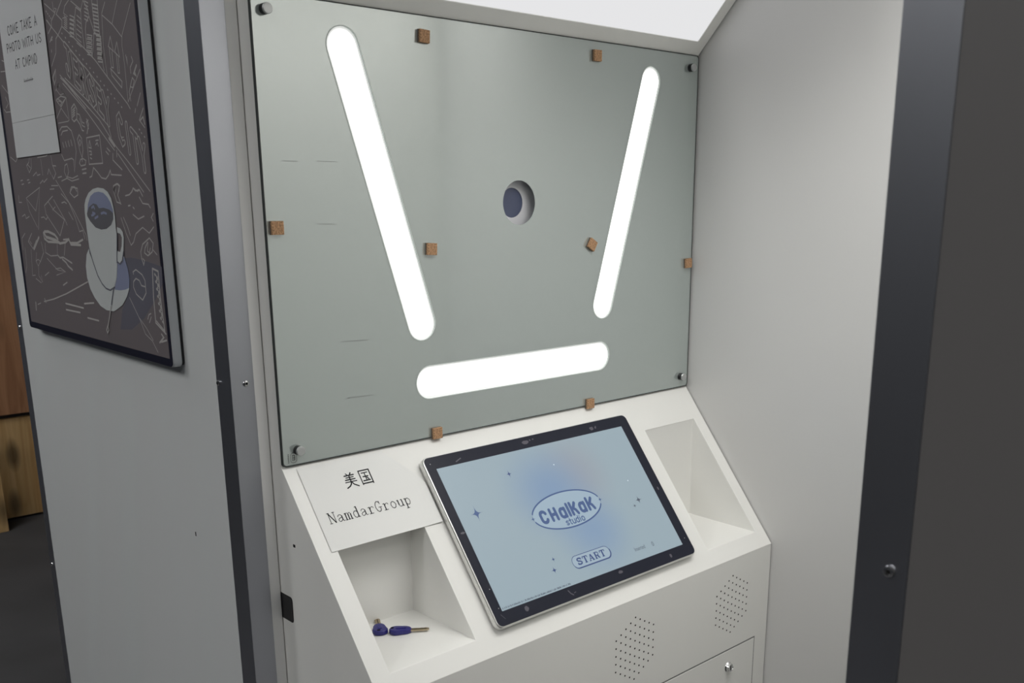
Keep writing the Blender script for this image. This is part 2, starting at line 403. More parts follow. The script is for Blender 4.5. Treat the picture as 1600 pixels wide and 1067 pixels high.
# camera window behind the mirror
bm = bmesh.new(); plate(bm, circle(*HC, .075, 40), [circle(.5005, .3970, .0262, 40)], .020, my); loft(bm, [(circle(.5005, .397, .0262, 40), .020), (circle(.5005, .397, .0262, 40), .026)], my, False, False)
loft(bm, [(circle(*HC, .075, 40), .0042), (circle(*HC, .075, 40), .020)], my, False, False)
cw = obj('camera_window', bm, GREYP, mirror)
bm = bmesh.new(); ce = lambda r: circle(.5005, .397, r, 32)
loft(bm, [(ce(.0262), .0255), (ce(.0262), .0212), (ce(.016), .0209), (ce(.006), .0208)], my); obj('lens', bm, LENS, cw)
# stand-off fixings in the corners
for (x, z) in ((.0216, .6626), (.9718, .6600), (.9735, .0237), (.0275, .0241)):
    bm = bmesh.new(); ce = lambda r: circle(x, z, r, 24)
    loft(bm, [(ce(.0070), -.0085), (ce(.0076), -.0090), (ce(.0076), -.0115), (ce(.0069), -.0124), (ce(.0050), -.0126)], my)
    o = obj('stand_off', bm, mat('satin_steel', (.55, .56, .56), .42, metal=.7), mirror)
    bm = bmesh.new(); loft(bm, [(ce(.0076), -.0002), (ce(.0076), -.0084)], my); obj('reflection_collar', bm, BLACK, o)  # black collar added to draw the dark reflection on the fixing's side
# printed mark by the lower left fixing
mk = [(.0005, rrect(.0143, .0252, .0048, .0208, .0048) + [rrect(.0143, .0252, .0048, .0208, .0048)[0]])]
for x in (.0175, .0205): mk.append((.0006, [(x, .0085), (x, .0170)]))
for z in (.0090, .0128, .0166): mk.append((.0006, [(.0175, z), (.0222, z)]))
mk.append((.0006, [(.0222, .0090), (.0222, .0166)]))
for i in range(6):
    z = .0058 + i*.0026
    mk.append((.0006, [(.0096, z), (.0116, z+.0006)])); mk.append((.0005, [(.0106, z-.0004), (.0106, z+.0012)]))
strokes('printed_mark', mk, INK, mirror, -.0003, f=lambda x, y, z: (x, z, y))
# faint scuffs on the glass
scf = [(.0006, [(.034, .4594), (.060, .4590)]), (.0006, [(.092, .4600), (.128, .4597)]), (.0007, [(.086, .3682), (.1196, .3676)]), (.0008, [(.1173, .1855), (.140, .1848), (.1678, .1836)]), (.0008, [(.1223, .0936), (.14, .0930), (.1727, .0920)]), (.0016, [(.1243, .0934), (.1262, .0933)])]
for q in scf: strokes('scuff', [q], mat('scuff', (.20, .21, .21), .6), mirror, -.0002, f=lambda x, y, z: (x, z, y))

# sloping light panel
bm = bmesh.new()
def tf(x, t, n): return tp(x, t, n)
loft(bm, [(rrect(LX0+.0005, LX1-.0005, LT0+.0005, LT1-.0005, .002, 2), -.0015), (rrect(LX0+.0005, LX1-.0005, LT0+.0005, LT1-.0005, .002, 2), -.0055)], tf)
obj('light_panel', bm, emission('top_panel_light', (.985, .985, 1), TOP_STRENGTH), k)

# speaker perforations
for x0, nm in ((.5127, 0), (.8145, 1)):
    bm = bmesh.new(); dx, dz = .01305, .01575
    cols = 9
    for c in range(cols):
        n = 5 + min(c, cols-1-c)
        top = -.3783 + min(c, 4)*.00775 - max(0, c-4)*.0076
        for r in range(n):
            loft(bm, [(circle(x0 + c*dx, top - r*.01572, .0018, 10), yf-.0002), (circle(x0 + c*dx, top - r*.01572, .0018, 10), yf+.001)], my)
    so = obj('speaker_holes', bm, HOLE, k); so['kind'] = 'stuff'; so['label'] = 'hexagonal field of small round speaker holes'
# cabinet door with lock
bm = bmesh.new(); box(bm, .0435, .9545, yf-.0008, yf+.001, ZF+.06, -.5135)
door = obj('door', bm, WHITE, k, bevel=.0006)
bm = bmesh.new(); box(bm, .041, .957, yf-.0003, yf+.0006, ZF+.057, -.5105); obj('door_gap', bm, mat('door_gap', (.16, .16, .155), .8), door)
def ly(x, z, d): return (.8643 + x, yf - d, -.5515 + z)
bm = bmesh.new(); ce = lambda r: circle(0, 0, r, 28)
loft(bm, [(ce(.0115), 0), (ce(.0115), .0012), (ce(.0098), .004), (ce(.0086), .0085), (ce(.0078), .009), (ce(.0074), .0078)], ly)
lk = obj('lock', bm, CHROME, door)
bm = bmesh.new(); loft(bm, [(rrect(-.0011, .0011, -.0055, .0055, .0005, 2), .0076), (rrect(-.0011, .0011, -.0055, .0055, .0005, 2), .0081)], ly); obj('keyhole', bm, HOLE, lk)
# left flank: black pull and small slot
def sx_(y, z, d): return (-d, y, z)
bm = bmesh.new(); loft(bm, [(rrect(-.0005, .10, -.2628, -.2180, .006), -.001), (rrect(-.0005, .10, -.2628, -.2180, .006), .0004), (rrect(.0012, .0983, -.2611, -.2197, .005), .0009), (rrect(.005, .0945, -.2573, -.2235, .003), .0006)], sx_)
obj('side_pull', bm, BLACK, k)
bm = bmesh.new(); loft(bm, [(rrect(-.0225, -.0155, -.1265, -.1215, .0012, 3), -.001), (rrect(-.0225, -.0155, -.1265, -.1215, .0012, 3), .0002)], sx_); obj('side_slot', bm, HOLE, k)

# ================================================================== CORK PADS ON THE MIRROR
def cork_pad(x, z, rot, label):
    e = empty('cork_pad', (x, -.0002, z)); e.rotation_euler = (0, rot, 0)
    tag(e, label, 'cork pad', 'cork pads on the mirror')
    h = .0098
    bm = bmesh.new(); box(bm, -h, h, -.0028, 0, -h, h); obj('foam_backing', bm, FOAM, e)
    bm = bmesh.new(); box(bm, -h, h, -.0072, -.003, -h, h); obj('cork_top', bm, CORK, e, bevel=.0006)
for x, z, r, lb in ((.2962, .6536, .05, 'small brown cork square near the top of the mirror beside the left light slot'),
    (.6937, .6594, 0, 'small brown cork square near the top of the mirror beside the right light slot'),
    (.0165, .3641, 0, 'small brown cork square at the left edge of the mirror'),
    (.2985, .3234, .06, 'small brown cork square below centre right of the left light slot'),
    (.6853, .3178, .55, 'small tilted brown cork square below the camera window by the right slot'),
    (.9830, .2689, -.05, 'small brown cork square at the right edge of the mirror'),
    (.2987, .0073, 0, 'small brown cork square at the mirror bottom edge left of the screen top'),
    (.6846, .0047, 0, 'small brown cork square at the mirror bottom edge above the screen')):
    cork_pad(x, z, r, lb)

